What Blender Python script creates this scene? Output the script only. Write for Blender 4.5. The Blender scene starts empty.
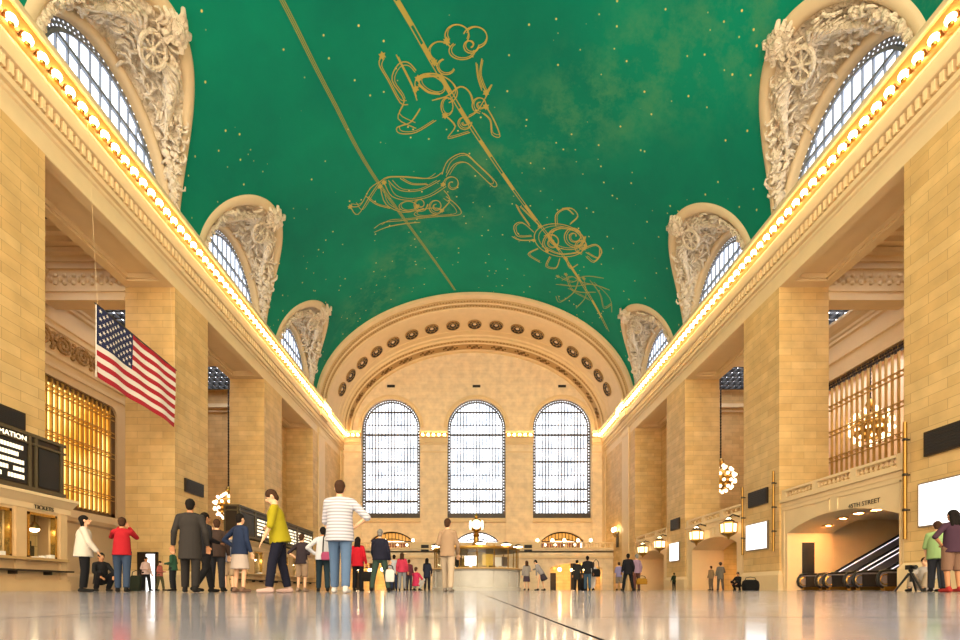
import bpy, bmesh, math, random
from mathutils import Vector, Matrix, noise

rnd = random.Random(11)
scene = bpy.context.scene
COL = scene.collection
PI = math.pi

# ------------------------------------------------------------------ helpers
def lin(h):
    h = h.lstrip('#')
    o = []
    for i in (0, 2, 4):
        c = int(h[i:i+2], 16) / 255
        o.append(c / 12.92 if c <= .04045 else ((c + .055) / 1.055) ** 2.4)
    return (o[0], o[1], o[2], 1)

class MB:
    """collects faces; build() links them as one mesh object"""
    def __init__(s):
        s.v = []; s.f = []; s.m = []; s.mi = 0
    def add(s, vs, fs):
        n = len(s.v)
        s.v += [tuple(p) for p in vs]
        for f in fs:
            s.f.append([i + n for i in f]); s.m.append(s.mi)
    def quad(s, a, b, c, d):
        s.add([a, b, c, d], [(0, 1, 2, 3)])
    def box(s, x0, x1, y0, y1, z0, z1):
        x0, x1 = min(x0, x1), max(x0, x1); y0, y1 = min(y0, y1), max(y0, y1); z0, z1 = min(z0, z1), max(z0, z1)
        s.add([(x0,y0,z0),(x1,y0,z0),(x1,y1,z0),(x0,y1,z0),(x0,y0,z1),(x1,y0,z1),(x1,y1,z1),(x0,y1,z1)],
              [(3,2,1,0),(4,5,6,7),(0,1,5,4),(1,2,6,5),(2,3,7,6),(3,0,4,7)])
    def loft(s, rings, closed=True, caps=False, loop=False):
        n = len(rings[0]); k = len(rings)
        vs = [p for r in rings for p in r]; fs = []
        for i in range(k if loop else k - 1):
            j = (i + 1) % k
            for a in range(n if closed else n - 1):
                b = (a + 1) % n
                fs.append((i*n+a, i*n+b, j*n+b, j*n+a))
        if caps:
            fs.append(tuple(range(n - 1, -1, -1))); fs.append(tuple((k-1)*n + a for a in range(n)))
        s.add(vs, fs)
    def tube(s, pts, r, n=8, loop=False, squash=None):
        pts = [Vector(p) for p in pts]; rings = []; k = len(pts)
        rr = r if isinstance(r, (list, tuple)) else [r] * k
        ref = None
        for i, p in enumerate(pts):
            if loop: d = pts[(i+1) % k] - pts[i-1]
            else: d = pts[min(i+1, k-1)] - pts[max(i-1, 0)]
            if d.length < 1e-9: d = Vector((0,0,1))
            d.normalize()
            if ref is None:
                ref = Vector((0,0,1)) if abs(d.z) < .9 else Vector((1,0,0))
            a = d.cross(ref)
            if a.length < 1e-6: a = d.cross(Vector((0.3,1,0.2)))
            a.normalize(); b = a.cross(d); ref = b
            rings.append([p + (a*math.cos(2*PI*q/n) + b*math.sin(2*PI*q/n)) * rr[i] for q in range(n)])
        s.loft(rings, True, not loop, loop)
    def lathe(s, prof, c=(0,0,0), n=16, a0=0, a1=None):
        c = Vector(c); full = a1 is None
        m = n if full else n + 1
        a1 = 2*PI if full else a1
        rings = []
        for (r, z) in prof:
            rings.append([c + Vector((r*math.cos(a0+(a1-a0)*q/n), r*math.sin(a0+(a1-a0)*q/n), z)) for q in range(m)])
        s.loft(rings, full, full)
    def sphere(s, c, r, n=10, k=7, sc=(1,1,1)):
        c = Vector(c)
        rings = []
        for i in range(k + 1):
            t = PI * i / k
            rr = max(math.sin(t), 1e-3)
            rings.append([c + Vector((r*sc[0]*rr*math.cos(2*PI*q/n), r*sc[1]*rr*math.sin(2*PI*q/n), -r*sc[2]*math.cos(t))) for q in range(n)])
        s.loft(rings, True, True)
    def sweep(s, prof, y0, y1, fx):
        """profile [(o, z)] swept along Y; fx(o) gives X"""
        s.loft([[(fx(o), y0, z) for o, z in prof], [(fx(o), y1, z) for o, z in prof]], False)
    def prism(s, poly, P, d):
        """poly of 2-D points placed by P(u, v), thickened by the vector d"""
        d = Vector(d); a = [Vector(P(u, v)) for u, v in poly]; n = len(a)
        s.add(a + [p + d for p in a], [tuple(range(n)), tuple(range(2*n-1, n-1, -1))] + [(i, (i+1) % n, n+(i+1) % n, n+i) for i in range(n)])
    def build(s, name, mat, parent=None, smooth=None):
        me = bpy.data.meshes.new(name)
        off = Vector(parent_loc(parent)) if parent is not None else Vector((0,0,0))
        me.from_pydata([Vector(p) - off for p in s.v], [], s.f)
        mats = mat if isinstance(mat, (list, tuple)) else [mat]
        for q in mats: me.materials.append(q)
        if len(mats) > 1:
            me.polygons.foreach_set('material_index', s.m)
        bm = bmesh.new(); bm.from_mesh(me)
        bmesh.ops.recalc_face_normals(bm, faces=bm.faces)
        bm.to_mesh(me); bm.free()
        if smooth is not None:
            me.shade_smooth(); me.set_sharp_from_angle(angle=smooth)
        me.update()
        return link(name, me, parent)

def link(name, me, parent=None):
    o = bpy.data.objects.new(name, me); COL.objects.link(o)
    if parent is not None: o.parent = parent
    return o

def parent_loc(p):
    v = Vector((0,0,0))
    while p is not None:
        v += p.location; p = p.parent
    return v

def tag(o, label, cat, group=None):
    o['label'] = label; o['category'] = cat
    if group: o['group'] = group
    return o

def struct(o):
    o['kind'] = 'structure'; return o

def thing(name, loc, label, cat, group=None):
    o = bpy.data.objects.new(name, None); COL.objects.link(o)
    o.location = loc; o.empty_display_size = .2
    return tag(o, label, cat, group)

def copy_part(src, parent, loc=None):
    c = src.copy(); COL.objects.link(c); c.parent = parent
    if loc is not None: c.location = loc
    return c

# ------------------------------------------------------------------ materials
def new_mat(name):
    m = bpy.data.materials.new(name); m.use_nodes = True
    nt = m.node_tree
    return m, nt, nt.nodes['Principled BSDF']

def plain(name, col, rough=.6, metal=0, bump=0, bscale=8, spec=.5, var=0, vscale=3):
    m, nt, b = new_mat(name)
    c = lin(col) if isinstance(col, str) else col
    b.inputs['Base Color'].default_value = c
    b.inputs['Roughness'].default_value = rough; b.inputs['Metallic'].default_value = metal
    b.inputs['Specular IOR Level'].default_value = spec
    if bump or var:
        tc = nt.nodes.new('ShaderNodeTexCoord')
        nz = nt.nodes.new('ShaderNodeTexNoise'); nz.inputs['Scale'].default_value = bscale; nz.inputs['Detail'].default_value = 4
        nt.links.new(tc.outputs['Object'], nz.inputs['Vector'])
        if bump:
            bp = nt.nodes.new('ShaderNodeBump'); bp.inputs['Strength'].default_value = min(1, bump); bp.inputs['Distance'].default_value = .06 * bump
            nt.links.new(nz.outputs['Fac'], bp.inputs['Height']); nt.links.new(bp.outputs['Normal'], b.inputs['Normal'])
        if var:
            n2 = nt.nodes.new('ShaderNodeTexNoise'); n2.inputs['Scale'].default_value = vscale; n2.inputs['Detail'].default_value = 3
            nt.links.new(tc.outputs['Object'], n2.inputs['Vector'])
            mx = nt.nodes.new('ShaderNodeMix'); mx.data_type = 'RGBA'
            mx.inputs[6].default_value = tuple(x*(1-var) for x in c[:3]) + (1,); mx.inputs[7].default_value = tuple(min(1, x*(1+var)) for x in c[:3]) + (1,)
            nt.links.new(n2.outputs['Fac'], mx.inputs[0]); nt.links.new(mx.outputs[2], b.inputs['Base Color'])
    return m

def blocks(name, c1, c2, cm, row=.42, width=1.55, rough=.55, mortar=.012, spec=.4):
    """courses of dressed stone, laid along whichever way the face looks"""
    m, nt, b = new_mat(name); N = nt.nodes; L = nt.links
    tc = N.new('ShaderNodeTexCoord'); sp = N.new('ShaderNodeSeparateXYZ'); L.new(tc.outputs['Object'], sp.inputs[0])
    ge = N.new('ShaderNodeNewGeometry'); sn = N.new('ShaderNodeSeparateXYZ'); L.new(ge.outputs['True Normal'], sn.inputs[0])
    ab = N.new('ShaderNodeMath'); ab.operation = 'ABSOLUTE'; L.new(sn.outputs['X'], ab.inputs[0])
    gt = N.new('ShaderNodeMath'); gt.operation = 'GREATER_THAN'; gt.inputs[1].default_value = .6; L.new(ab.outputs[0], gt.inputs[0])
    az = N.new('ShaderNodeMath'); az.operation = 'ABSOLUTE'; L.new(sn.outputs['Z'], az.inputs[0])
    gz = N.new('ShaderNodeMath'); gz.operation = 'GREATER_THAN'; gz.inputs[1].default_value = .7; L.new(az.outputs[0], gz.inputs[0])
    mu = N.new('ShaderNodeMix'); mu.data_type = 'FLOAT'
    L.new(gt.outputs[0], mu.inputs[0]); L.new(sp.outputs['X'], mu.inputs[2]); L.new(sp.outputs['Y'], mu.inputs[3])
    mz = N.new('ShaderNodeMix'); mz.data_type = 'FLOAT'
    L.new(gz.outputs[0], mz.inputs[0]); L.new(sp.outputs['Z'], mz.inputs[2]); L.new(sp.outputs['Y'], mz.inputs[3])
    cb = N.new('ShaderNodeCombineXYZ'); L.new(mu.outputs[0], cb.inputs[0]); L.new(mz.outputs[0], cb.inputs[1])
    br = N.new('ShaderNodeTexBrick'); br.inputs['Scale'].default_value = 1
    br.inputs['Brick Width'].default_value = width; br.inputs['Row Height'].default_value = row
    br.inputs['Mortar Size'].default_value = mortar; br.inputs['Mortar Smooth'].default_value = .4; br.inputs['Bias'].default_value = 0
    br.inputs['Color1'].default_value = lin(c1); br.inputs['Color2'].default_value = lin(c2); br.inputs['Mortar'].default_value = lin(cm)
    L.new(cb.outputs[0], br.inputs['Vector'])
    nz = N.new('ShaderNodeTexNoise'); nz.inputs['Scale'].default_value = 1.1; nz.inputs['Detail'].default_value = 5
    L.new(tc.outputs['Object'], nz.inputs['Vector'])
    mr = N.new('ShaderNodeMapRange'); mr.inputs['From Min'].default_value = .3; mr.inputs['From Max'].default_value = .7
    mr.inputs['To Min'].default_value = .86; mr.inputs['To Max'].default_value = 1.1; L.new(nz.outputs['Fac'], mr.inputs[0])
    hs = N.new('ShaderNodeHueSaturation'); L.new(mr.outputs[0], hs.inputs['Value']); L.new(br.outputs['Color'], hs.inputs['Color'])
    L.new(hs.outputs[0], b.inputs['Base Color'])
    bp = N.new('ShaderNodeBump'); bp.inputs['Strength'].default_value = .35; bp.inputs['Distance'].default_value = .02; bp.invert = True
    L.new(br.outputs['Fac'], bp.inputs['Height']); L.new(bp.outputs['Normal'], b.inputs['Normal'])
    b.inputs['Roughness'].default_value = rough; b.inputs['Specular IOR Level'].default_value = spec
    return m

def carved(name, col, scale=3.0, dist=.12, rough=.65):
    m, nt, b = new_mat(name); N = nt.nodes; L = nt.links
    tc = N.new('ShaderNodeTexCoord')
    nz = N.new('ShaderNodeTexNoise'); nz.inputs['Scale'].default_value = scale; nz.inputs['Detail'].default_value = 3; nz.inputs['Distortion'].default_value = 1.6
    vo = N.new('ShaderNodeTexVoronoi'); vo.inputs['Scale'].default_value = scale * 1.3; vo.feature = 'SMOOTH_F1'
    L.new(tc.outputs['Object'], nz.inputs['Vector']); L.new(tc.outputs['Object'], vo.inputs['Vector'])
    ad = N.new('ShaderNodeMath'); ad.operation = 'SUBTRACT'; L.new(nz.outputs['Fac'], ad.inputs[0]); L.new(vo.outputs['Distance'], ad.inputs[1])
    bp = N.new('ShaderNodeBump'); bp.inputs['Strength'].default_value = 1; bp.inputs['Distance'].default_value = dist
    L.new(ad.outputs[0], bp.inputs['Height']); L.new(bp.outputs['Normal'], b.inputs['Normal'])
    b.inputs['Base Color'].default_value = lin(col); b.inputs['Roughness'].default_value = rough
    b.inputs['Specular IOR Level'].default_value = .3
    return m

def glow(name, col, strength, var=0, vscale=.4, col2=None):
    m, nt, b = new_mat(name); N = nt.nodes; L = nt.links
    c = lin(col)
    b.inputs['Base Color'].default_value = c; b.inputs['Roughness'].default_value = .3
    b.inputs['Emission Color'].default_value = c; b.inputs['Emission Strength'].default_value = strength
    if var:
        tc = N.new('ShaderNodeTexCoord')
        nz = N.new('ShaderNodeTexNoise'); nz.inputs['Scale'].default_value = vscale; nz.inputs['Detail'].default_value = 3
        L.new(tc.outputs['Object'], nz.inputs['Vector'])
        mr = N.new('ShaderNodeMapRange'); mr.inputs['From Min'].default_value = .35; mr.inputs['From Max'].default_value = .65
        mr.inputs['To Min'].default_value = strength*(1-var); mr.inputs['To Max'].default_value = strength*(1+var)
        L.new(nz.outputs['Fac'], mr.inputs[0]); L.new(mr.outputs[0], b.inputs['Emission Strength'])
        if col2:
            mx = N.new('ShaderNodeMix'); mx.data_type = 'RGBA'; mx.inputs[6].default_value = lin(col2); mx.inputs[7].default_value = c
            r2 = N.new('ShaderNodeMapRange'); r2.inputs['From Min'].default_value = .38; r2.inputs['From Max'].default_value = .56
            L.new(nz.outputs['Fac'], r2.inputs[0]); L.new(r2.outputs[0], mx.inputs[0]); L.new(mx.outputs[2], b.inputs['Emission Color'])
    return m

def clear_glass(name):
    m, nt, b = new_mat(name); N = nt.nodes; L = nt.links
    tr = N.new('ShaderNodeBsdfTransparent'); tr.inputs[0].default_value = (.93,.95,.95,1)
    gl = N.new('ShaderNodeBsdfGlossy'); gl.inputs['Roughness'].default_value = .03
    lw = N.new('ShaderNodeLayerWeight'); pw = N.new('ShaderNodeMath'); pw.operation = 'POWER'; pw.inputs[1].default_value = 4
    fr = N.new('ShaderNodeMath'); fr.operation = 'MULTIPLY_ADD'; fr.inputs[1].default_value = .6; fr.inputs[2].default_value = .04
    L.new(lw.outputs['Facing'], pw.inputs[0]); L.new(pw.outputs[0], fr.inputs[0])
    mx = N.new('ShaderNodeMixShader')
    L.new(fr.outputs[0], mx.inputs[0]); L.new(tr.outputs[0], mx.inputs[1]); L.new(gl.outputs[0], mx.inputs[2])
    L.new(mx.outputs[0], nt.nodes['Material Output'].inputs['Surface'])
    return m

def marble_floor():
    m, nt, b = new_mat('floor_marble'); N = nt.nodes; L = nt.links
    tc = N.new('ShaderNodeTexCoord')
    br = N.new('ShaderNodeTexBrick'); br.offset = 0; br.inputs['Scale'].default_value = 1
    br.inputs['Brick Width'].default_value = 1.1; br.inputs['Row Height'].default_value = 1.1
    br.inputs['Mortar Size'].default_value = .004; br.inputs['Bias'].default_value = 0
    br.inputs['Color1'].default_value = lin('#9b9caa'); br.inputs['Color2'].default_value = lin('#9495a3'); br.inputs['Mortar'].default_value = lin('#2c2a2c')
    mp = N.new('ShaderNodeMapping'); mp.inputs['Location'].default_value = (-.157,-1.02,0)
    L.new(tc.outputs['Object'], mp.inputs[0]); L.new(mp.outputs[0], br.inputs['Vector'])
    nz = N.new('ShaderNodeTexNoise'); nz.inputs['Scale'].default_value = 1.4; nz.inputs['Detail'].default_value = 6; nz.inputs['Distortion'].default_value = .8
    L.new(tc.outputs['Object'], nz.inputs['Vector'])
    mr = N.new('ShaderNodeMapRange'); mr.inputs['From Min'].default_value = .3; mr.inputs['From Max'].default_value = .7
    mr.inputs['To Min'].default_value = .85; mr.inputs['To Max'].default_value = 1.12; L.new(nz.outputs['Fac'], mr.inputs[0])
    hs = N.new('ShaderNodeHueSaturation'); L.new(mr.outputs[0], hs.inputs['Value']); L.new(br.outputs['Color'], hs.inputs['Color'])
    L.new(hs.outputs[0], b.inputs['Base Color'])
    n2 = N.new('ShaderNodeTexNoise'); n2.inputs['Scale'].default_value = 6; n2.inputs['Detail'].default_value = 4
    L.new(tc.outputs['Object'], n2.inputs['Vector'])
    r2 = N.new('ShaderNodeMapRange'); r2.inputs['To Min'].default_value = .05; r2.inputs['To Max'].default_value = .17
    L.new(n2.outputs['Fac'], r2.inputs[0]); L.new(r2.outputs[0], b.inputs['Roughness'])
    sm = N.new('ShaderNodeMapRange'); sm.inputs['To Min'].default_value = .5; sm.inputs['To Max'].default_value = 0; L.new(br.outputs['Fac'], sm.inputs[0]); L.new(sm.outputs[0], b.inputs['Specular IOR Level'])
    return m

def ceiling_paint():
    m, nt, b = new_mat('teal_ceiling_paint'); N = nt.nodes; L = nt.links
    tc = N.new('ShaderNodeTexCoord')
    n1 = N.new('ShaderNodeTexNoise'); n1.inputs['Scale'].default_value = .09; n1.inputs['Detail'].default_value = 6; n1.inputs['Roughness'].default_value = .6
    n2 = N.new('ShaderNodeTexNoise'); n2.inputs['Scale'].default_value = .35; n2.inputs['Detail'].default_value = 8; n2.inputs['Roughness'].default_value = .72
    for n in (n1, n2): L.new(tc.outputs['Object'], n.inputs['Vector'])
    mx = N.new('ShaderNodeMix'); mx.data_type = 'RGBA'
    mx.inputs[6].default_value = lin(CEIL_A); mx.inputs[7].default_value = lin(CEIL_B)
    r1 = N.new('ShaderNodeMapRange'); r1.inputs['From Min'].default_value = .35; r1.inputs['From Max'].default_value = .65
    L.new(n1.outputs['Fac'], r1.inputs[0]); L.new(r1.outputs[0], mx.inputs[0])
    # milky-way smear: a soft band running across the vault, broken up by noise
    sp = N.new('ShaderNodeSeparateXYZ'); L.new(tc.outputs['Object'], sp.inputs[0])
    ma = N.new('ShaderNodeMath'); ma.operation = 'MULTIPLY_ADD'; ma.inputs[1].default_value = 1.0; L.new(sp.outputs['X'], ma.inputs[0])
    mb_ = N.new('ShaderNodeMath'); mb_.operation = 'MULTIPLY_ADD'; mb_.inputs[1].default_value = .95; mb_.inputs[2].default_value = -39.6; L.new(sp.outputs['Y'], mb_.inputs[0]); L.new(mb_.outputs[0], ma.inputs[2])
    ab = N.new('ShaderNodeMath'); ab.operation = 'ABSOLUTE'; L.new(ma.outputs[0], ab.inputs[0])
    bd = N.new('ShaderNodeMapRange'); bd.inputs['From Min'].default_value = 6.5; bd.inputs['From Max'].default_value = 1.0; L.new(ab.outputs[0], bd.inputs[0])
    nr = N.new('ShaderNodeMapRange'); nr.inputs['From Min'].default_value = .46; nr.inputs['From Max'].default_value = .72; L.new(n2.outputs['Fac'], nr.inputs[0])
    ml = N.new('ShaderNodeMath'); ml.operation = 'MULTIPLY'; L.new(bd.outputs[0], ml.inputs[0]); L.new(nr.outputs[0], ml.inputs[1])
    m2 = N.new('ShaderNodeMix'); m2.data_type = 'RGBA'; m2.inputs[7].default_value = lin('#4f9468')
    L.new(ml.outputs[0], m2.inputs[0]); L.new(mx.outputs[2], m2.inputs[6])
    vo = N.new('ShaderNodeTexVoronoi'); vo.inputs['Scale'].default_value = 1.25; L.new(tc.outputs['Object'], vo.inputs['Vector'])
    lt = N.new('ShaderNodeMapRange'); lt.inputs['From Min'].default_value = .095; lt.inputs['From Max'].default_value = .06; L.new(vo.outputs['Distance'], lt.inputs[0])
    m3 = N.new('ShaderNodeMix'); m3.data_type = 'RGBA'; m3.inputs[7].default_value = lin('#e8d27a')
    L.new(lt.outputs[0], m3.inputs[0]); L.new(m2.outputs[2], m3.inputs[6])
    L.new(m3.outputs[2], b.inputs['Base Color'])
    b.inputs['Roughness'].default_value = .7; b.inputs['Specular IOR Level'].default_value = .15
    return m

CEIL_A, CEIL_B = '#007560', '#008c6e'
M = {}
M['stone'] = blocks('pier_stone', '#dcb97e', '#cfa86c', '#b3905c')
M['stone_plain'] = plain('cream_stone', '#e2c79a', .55, bump=.15, bscale=5, var=.08, vscale=1.2)
M['stone_light'] = blocks('end_wall_stone', '#eed9b8', '#ead3b0', '#dcc4a0', row=.5, width=1.7)
M['carve'] = carved('carved_stone', '#cfae7c', 2.6, .14)
M['relief'] = carved('relief_plaster', '#e4d2b6', 3.2, .16)
M['relief_rim'] = plain('rim_plaster', '#dcc29a', .6, var=.05)
M['frieze'] = carved('carved_frieze', '#b08a55', 4.5, .10)
M['ceil'] = ceiling_paint()
M['gold_paint'] = plain('gold_paint', '#b5a84e', .5)
M['esc_panel'] = plain('escalator_panel', '#8f8890', .3, .5)
M['lit_strip'] = glow('lit_strip', '#e6e2f0', .75)
M['gold_dim'] = plain('dull_gold_paint', '#8f9a50', .6)
M['floor'] = marble_floor()
M['bronze'] = plain('dark_bronze', '#3a3026', .45, .6, var=.15)
M['bronze_win'] = plain('window_bronze', '#4c4642', .5, .4)
M['dial_glow'] = glow('opal_dial', '#fff0cc', 1.0)
M['dark_carve'] = carved('dark_carved_stone', '#7a5c38', 5, .08)
M['frame_brown'] = plain('window_frame_brown', '#6b5338', .5, .2)
M['tan_stone'] = plain('ticket_office_stone', '#cfae80', .5, bump=.15, bscale=5, var=.12, vscale=1.5)
M['ochre_lit'] = glow('lit_ochre_panel', '#d79a45', .45)
M['gilt_cove'] = plain('gilded_cove', '#946a34', .5, .2)
M['board_frame'] = plain('aged_bronze', '#5c5038', .45, .4)
M['iron_blue'] = plain('blue_grey_iron', '#7c8088', .5, .3)
M['brass'] = plain('brass', '#a07a3a', .3, .9)
M['brass_lt'] = plain('polished_brass', '#c9a050', .25, .9)
M['gold_bar'] = plain('gilded_bar', '#b8934a', .45, .25)
M['black'] = plain('black_metal', '#141312', .45, .2)
M['panel'] = plain('dark_panel', '#1f1b1a', .6)
M['board'] = plain('board_black', '#0e0d0c', .5)
M['pane'] = glow('daylit_pane', '#eef4ff', 1.5, .3, .55, '#cfe0f5')
M['pane_lun'] = glow('daylit_lunette_pane', '#e6f0ff', 1.6)
M['pane_sky'] = glow('skylight_pane', '#f2f5ff', 5.0)
M['pane_gold'] = glow('gold_lit_pane', '#ffe08a', 1.2, .3, .35, '#f0b040')
M['bulb'] = glow('lit_bulb', '#ffd494', 25)
M['lamp'] = glow('lamp_glow', '#ffe2b0', 14)
M['lamp_soft'] = glow('soft_lamp_glow', '#ffe0b0', 1.8)
M['downlight'] = glow('downlight_glow', '#ffe6bf', 28)
M['chand'] = glow('chandelier_bulb', '#ffe0b4', 3)
M['screen'] = glow('white_screen', '#f4f6fb', .85)
M['flap'] = glow('lit_flap', '#fff3d6', .7)
M['glass'] = clear_glass('clear_glass')
M['marble_grey'] = plain('grey_marble', '#b9b4ab', .3, bump=0, var=.14, vscale=2.2)
M['tan_marble'] = plain('tan_marble', '#b8935f', .4, var=.12, vscale=2)
M['yellow_wall'] = blocks('passage_stone', '#e6cd8e', '#dec382', '#b99a5c', row=.45)
M['ochre'] = plain('ochre_wall', '#c9963f', .6, var=.1)
M['dark_red'] = plain('dark_red_panel', '#5a2416', .5, var=.2)
M['flag_red'] = plain('flag_red', '#b3182c', .8)
M['flag_white'] = plain('flag_white', '#f2e8e0', .8)
M['flag_blue'] = plain('flag_blue', '#1d2450', .8)
M['wire'] = plain('steel_wire', '#55504a', .5, .6)
M['step'] = plain('ribbed_steel', '#6b6a68', .4, .7, bump=.3, bscale=20)
M['rubber'] = plain('black_rubber', '#121212', .5)
M['brushed'] = plain('brushed_metal', '#9a8f84', .35, .8)
M['yellow_panel'] = plain('yellow_board', '#c9a53a', .5)
M['paper'] = plain('paper', '#e6e2d8', .7)

# ------------------------------------------------------------------ the hall's measures (metres; camera near the origin, looking along +Y)
XC = .6                                     # the hall's centre line
VA, VB, VZ = 18.9, 13.2, 22.0               # vault: half width, rise, springing
FX = {-1: -17.9, 1: 18.75}                  # room-side faces of the piers
END = 66.4                                  # end wall
ARCH = 55.5                                 # front of the deep end arch
PIERS = {-1: [(16.1, 19.8), (28.5, 32.1), (40.9, 44.7)], 1: [(16.6, 20.3), (28.5, 32.2), (41.0, 44.8)]}
LAST = {-1: 53.5, 1: 53.4}
def out(s, d): return FX[s] + s*d           # d metres out of the room from the pier face
def vault_pt(th, Y, a=VA, b=VB, z=VZ): return Vector((XC + a*math.cos(th), Y, z + b*math.sin(th)))

def perforated(mb, us, holes, zb, zt, P, D):
    """wall strip with openings; P(u,z) places a point, D is the depth vector of the reveals"""
    us = sorted(set(round(u, 5) for u in us)); D = Vector(D)
    for a, b in zip(us, us[1:]):
        m = (a + b) / 2
        hs = sorted([h for h in holes if h['u0'] - 1e-4 < m < h['u1'] + 1e-4], key=lambda h: h['zb'])
        la, lb = (zb(a), zb(b)) if callable(zb) else (zb, zb)
        for h in hs:
            if h['zb'] > min(la, lb) + 1e-4:
                mb.quad(P(a, la), P(b, lb), P(b, h['zb']), P(a, h['zb']))
            la, lb = h['zt'](a), h['zt'](b)
            mb.quad(P(a, la), P(b, lb), P(b, lb) + D, P(a, la) + D)
            if not h.get('door'): mb.quad(P(a, h['zb']), P(b, h['zb']), P(b, h['zb']) + D, P(a, h['zb']) + D)
        ta, tb = (zt(a), zt(b)) if callable(zt) else (zt, zt)
        mb.quad(P(a, la), P(b, lb), P(b, tb), P(a, ta))
    for h in holes:
        for u in (h['u0'], h['u1']):
            z1 = h['zt'](u)
            if z1 > h['zb'] + 1e-3: mb.quad(P(u, h['zb']), P(u, z1), P(u, z1) + D, P(u, h['zb']) + D)

def semi(c, r, zs):
    return lambda u: zs + math.sqrt(max(0, r*r - (u-c)**2))
def seg(c, w, zs, h):
    q = (w*w + h*h) / (2*h)
    return lambda u: zs + h - q + math.sqrt(max(0, q*q - (u-c)**2))
def spread(c, r, n=24): return [c - r*math.cos(PI*i/n) for i in range(n+1)]
# ------------------------------------------------------------------ people
def capsule(bm, p0, r0, p1, r1, seg_=10, flat=False):
    p0, p1 = Vector(p0), Vector(p1); d = p1 - p0; L = d.length
    if L < 1e-5: return
    q = d.to_track_quat('Z', 'Y').to_matrix().to_4x4()
    bmesh.ops.create_cone(bm, cap_ends=True, segments=seg_, radius1=r0, radius2=r1, depth=L, matrix=Matrix.Translation((p0+p1)/2) @ q)
    if not flat:
        for p, r in ((p0, r0), (p1, r1)):
            bmesh.ops.create_icosphere(bm, subdivisions=2, radius=r, matrix=Matrix.Translation(p))

def ellipsoid(bm, c, r, rot=None):
    m = Matrix.Translation(Vector(c))
    if rot is not None: m = m @ rot
    bmesh.ops.create_icosphere(bm, subdivisions=3, radius=1, matrix=m @ Matrix.Diagonal((r[0], r[1], r[2], 1)))

def frustum(bm, z0, r0, z1, r1, T, n=20):
    """elliptical cone in the upper-body frame: r = (rx, ry, cy)"""
    a = [bm.verts.new(T @ Vector((r0[0]*math.cos(2*PI*i/n), r0[2] + r0[1]*math.sin(2*PI*i/n), z0))) for i in range(n)]
    b = [bm.verts.new(T @ Vector((r1[0]*math.cos(2*PI*i/n), r1[2] + r1[1]*math.sin(2*PI*i/n), z1))) for i in range(n)]
    for i in range(n): bm.faces.new((a[i], a[(i+1) % n], b[(i+1) % n], b[i]))
    bm.faces.new(a[::-1]); bm.faces.new(b)

def voxel_mesh(bm, voxel, it, name, mat):
    bmesh.ops.recalc_face_normals(bm, faces=bm.faces)
    me = bpy.data.meshes.new(name + '_src'); bm.to_mesh(me); bm.free()
    ob = bpy.data.objects.new(name + '_src', me); COL.objects.link(ob)
    r = ob.modifiers.new('r', 'REMESH'); r.mode = 'VOXEL'; r.voxel_size = voxel
    s = ob.modifiers.new('s', 'SMOOTH'); s.factor = .5; s.iterations = it
    dg = bpy.context.evaluated_depsgraph_get()
    me2 = bpy.data.meshes.new_from_object(ob.evaluated_get(dg)); me2.name = name
    bpy.data.objects.remove(ob); bpy.data.meshes.remove(me)
    me2.materials.clear(); me2.materials.append(mat); me2.shade_smooth()
    return me2

CLOTH = {}
def cloth(col, kind='plain'):
    k = (col, kind)
    if k not in CLOTH:
        if kind == 'stripe':
            m, nt, b = new_mat('striped_cloth')
            tc = nt.nodes.new('ShaderNodeTexCoord'); wv = nt.nodes.new('ShaderNodeTexWave'); wv.bands_direction = 'Z'
            wv.inputs['Scale'].default_value = 6.5; wv.inputs['Distortion'].default_value = .3
            nt.links.new(tc.outputs['Object'], wv.inputs['Vector'])
            mx = nt.nodes.new('ShaderNodeMix'); mx.data_type = 'RGBA'; mx.inputs[6].default_value = lin('#85848c'); mx.inputs[7].default_value = lin('#b9b7c0')
            nt.links.new(wv.outputs['Fac'], mx.inputs[0]); nt.links.new(mx.outputs[2], b.inputs['Base Color']); b.inputs['Roughness'].default_value = .85
        else:
            m = plain('cloth_' + col[1:], tuple(q*.72 for q in lin(col)[:3]) + (1,), .85, 0, .3, 14, .2, .07, 6)
        CLOTH[k] = m
    return CLOTH[k]
SKIN = {'l': plain('skin_light', '#d9a884', .55, spec=.3), 'm': plain('skin_mid', '#b07a54', .55, spec=.3), 'd': plain('skin_dark', '#6e4630', .55, spec=.3)}
HAIR = {'black': plain('hair_black', '#17120f', .85, spec=.15, bump=.4, bscale=40), 'brown': plain('hair_brown', '#3c2618', .8, spec=.15, bump=.4, bscale=40),
        'grey': plain('hair_grey', '#6b6763', .55, bump=.4, bscale=40), 'blond': plain('hair_blond', '#a67f48', .5, bump=.4, bscale=40)}
EYE = plain('eye_dark', '#1c140f', .2); LIP = plain('lip', '#a3604f', .5)

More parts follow.
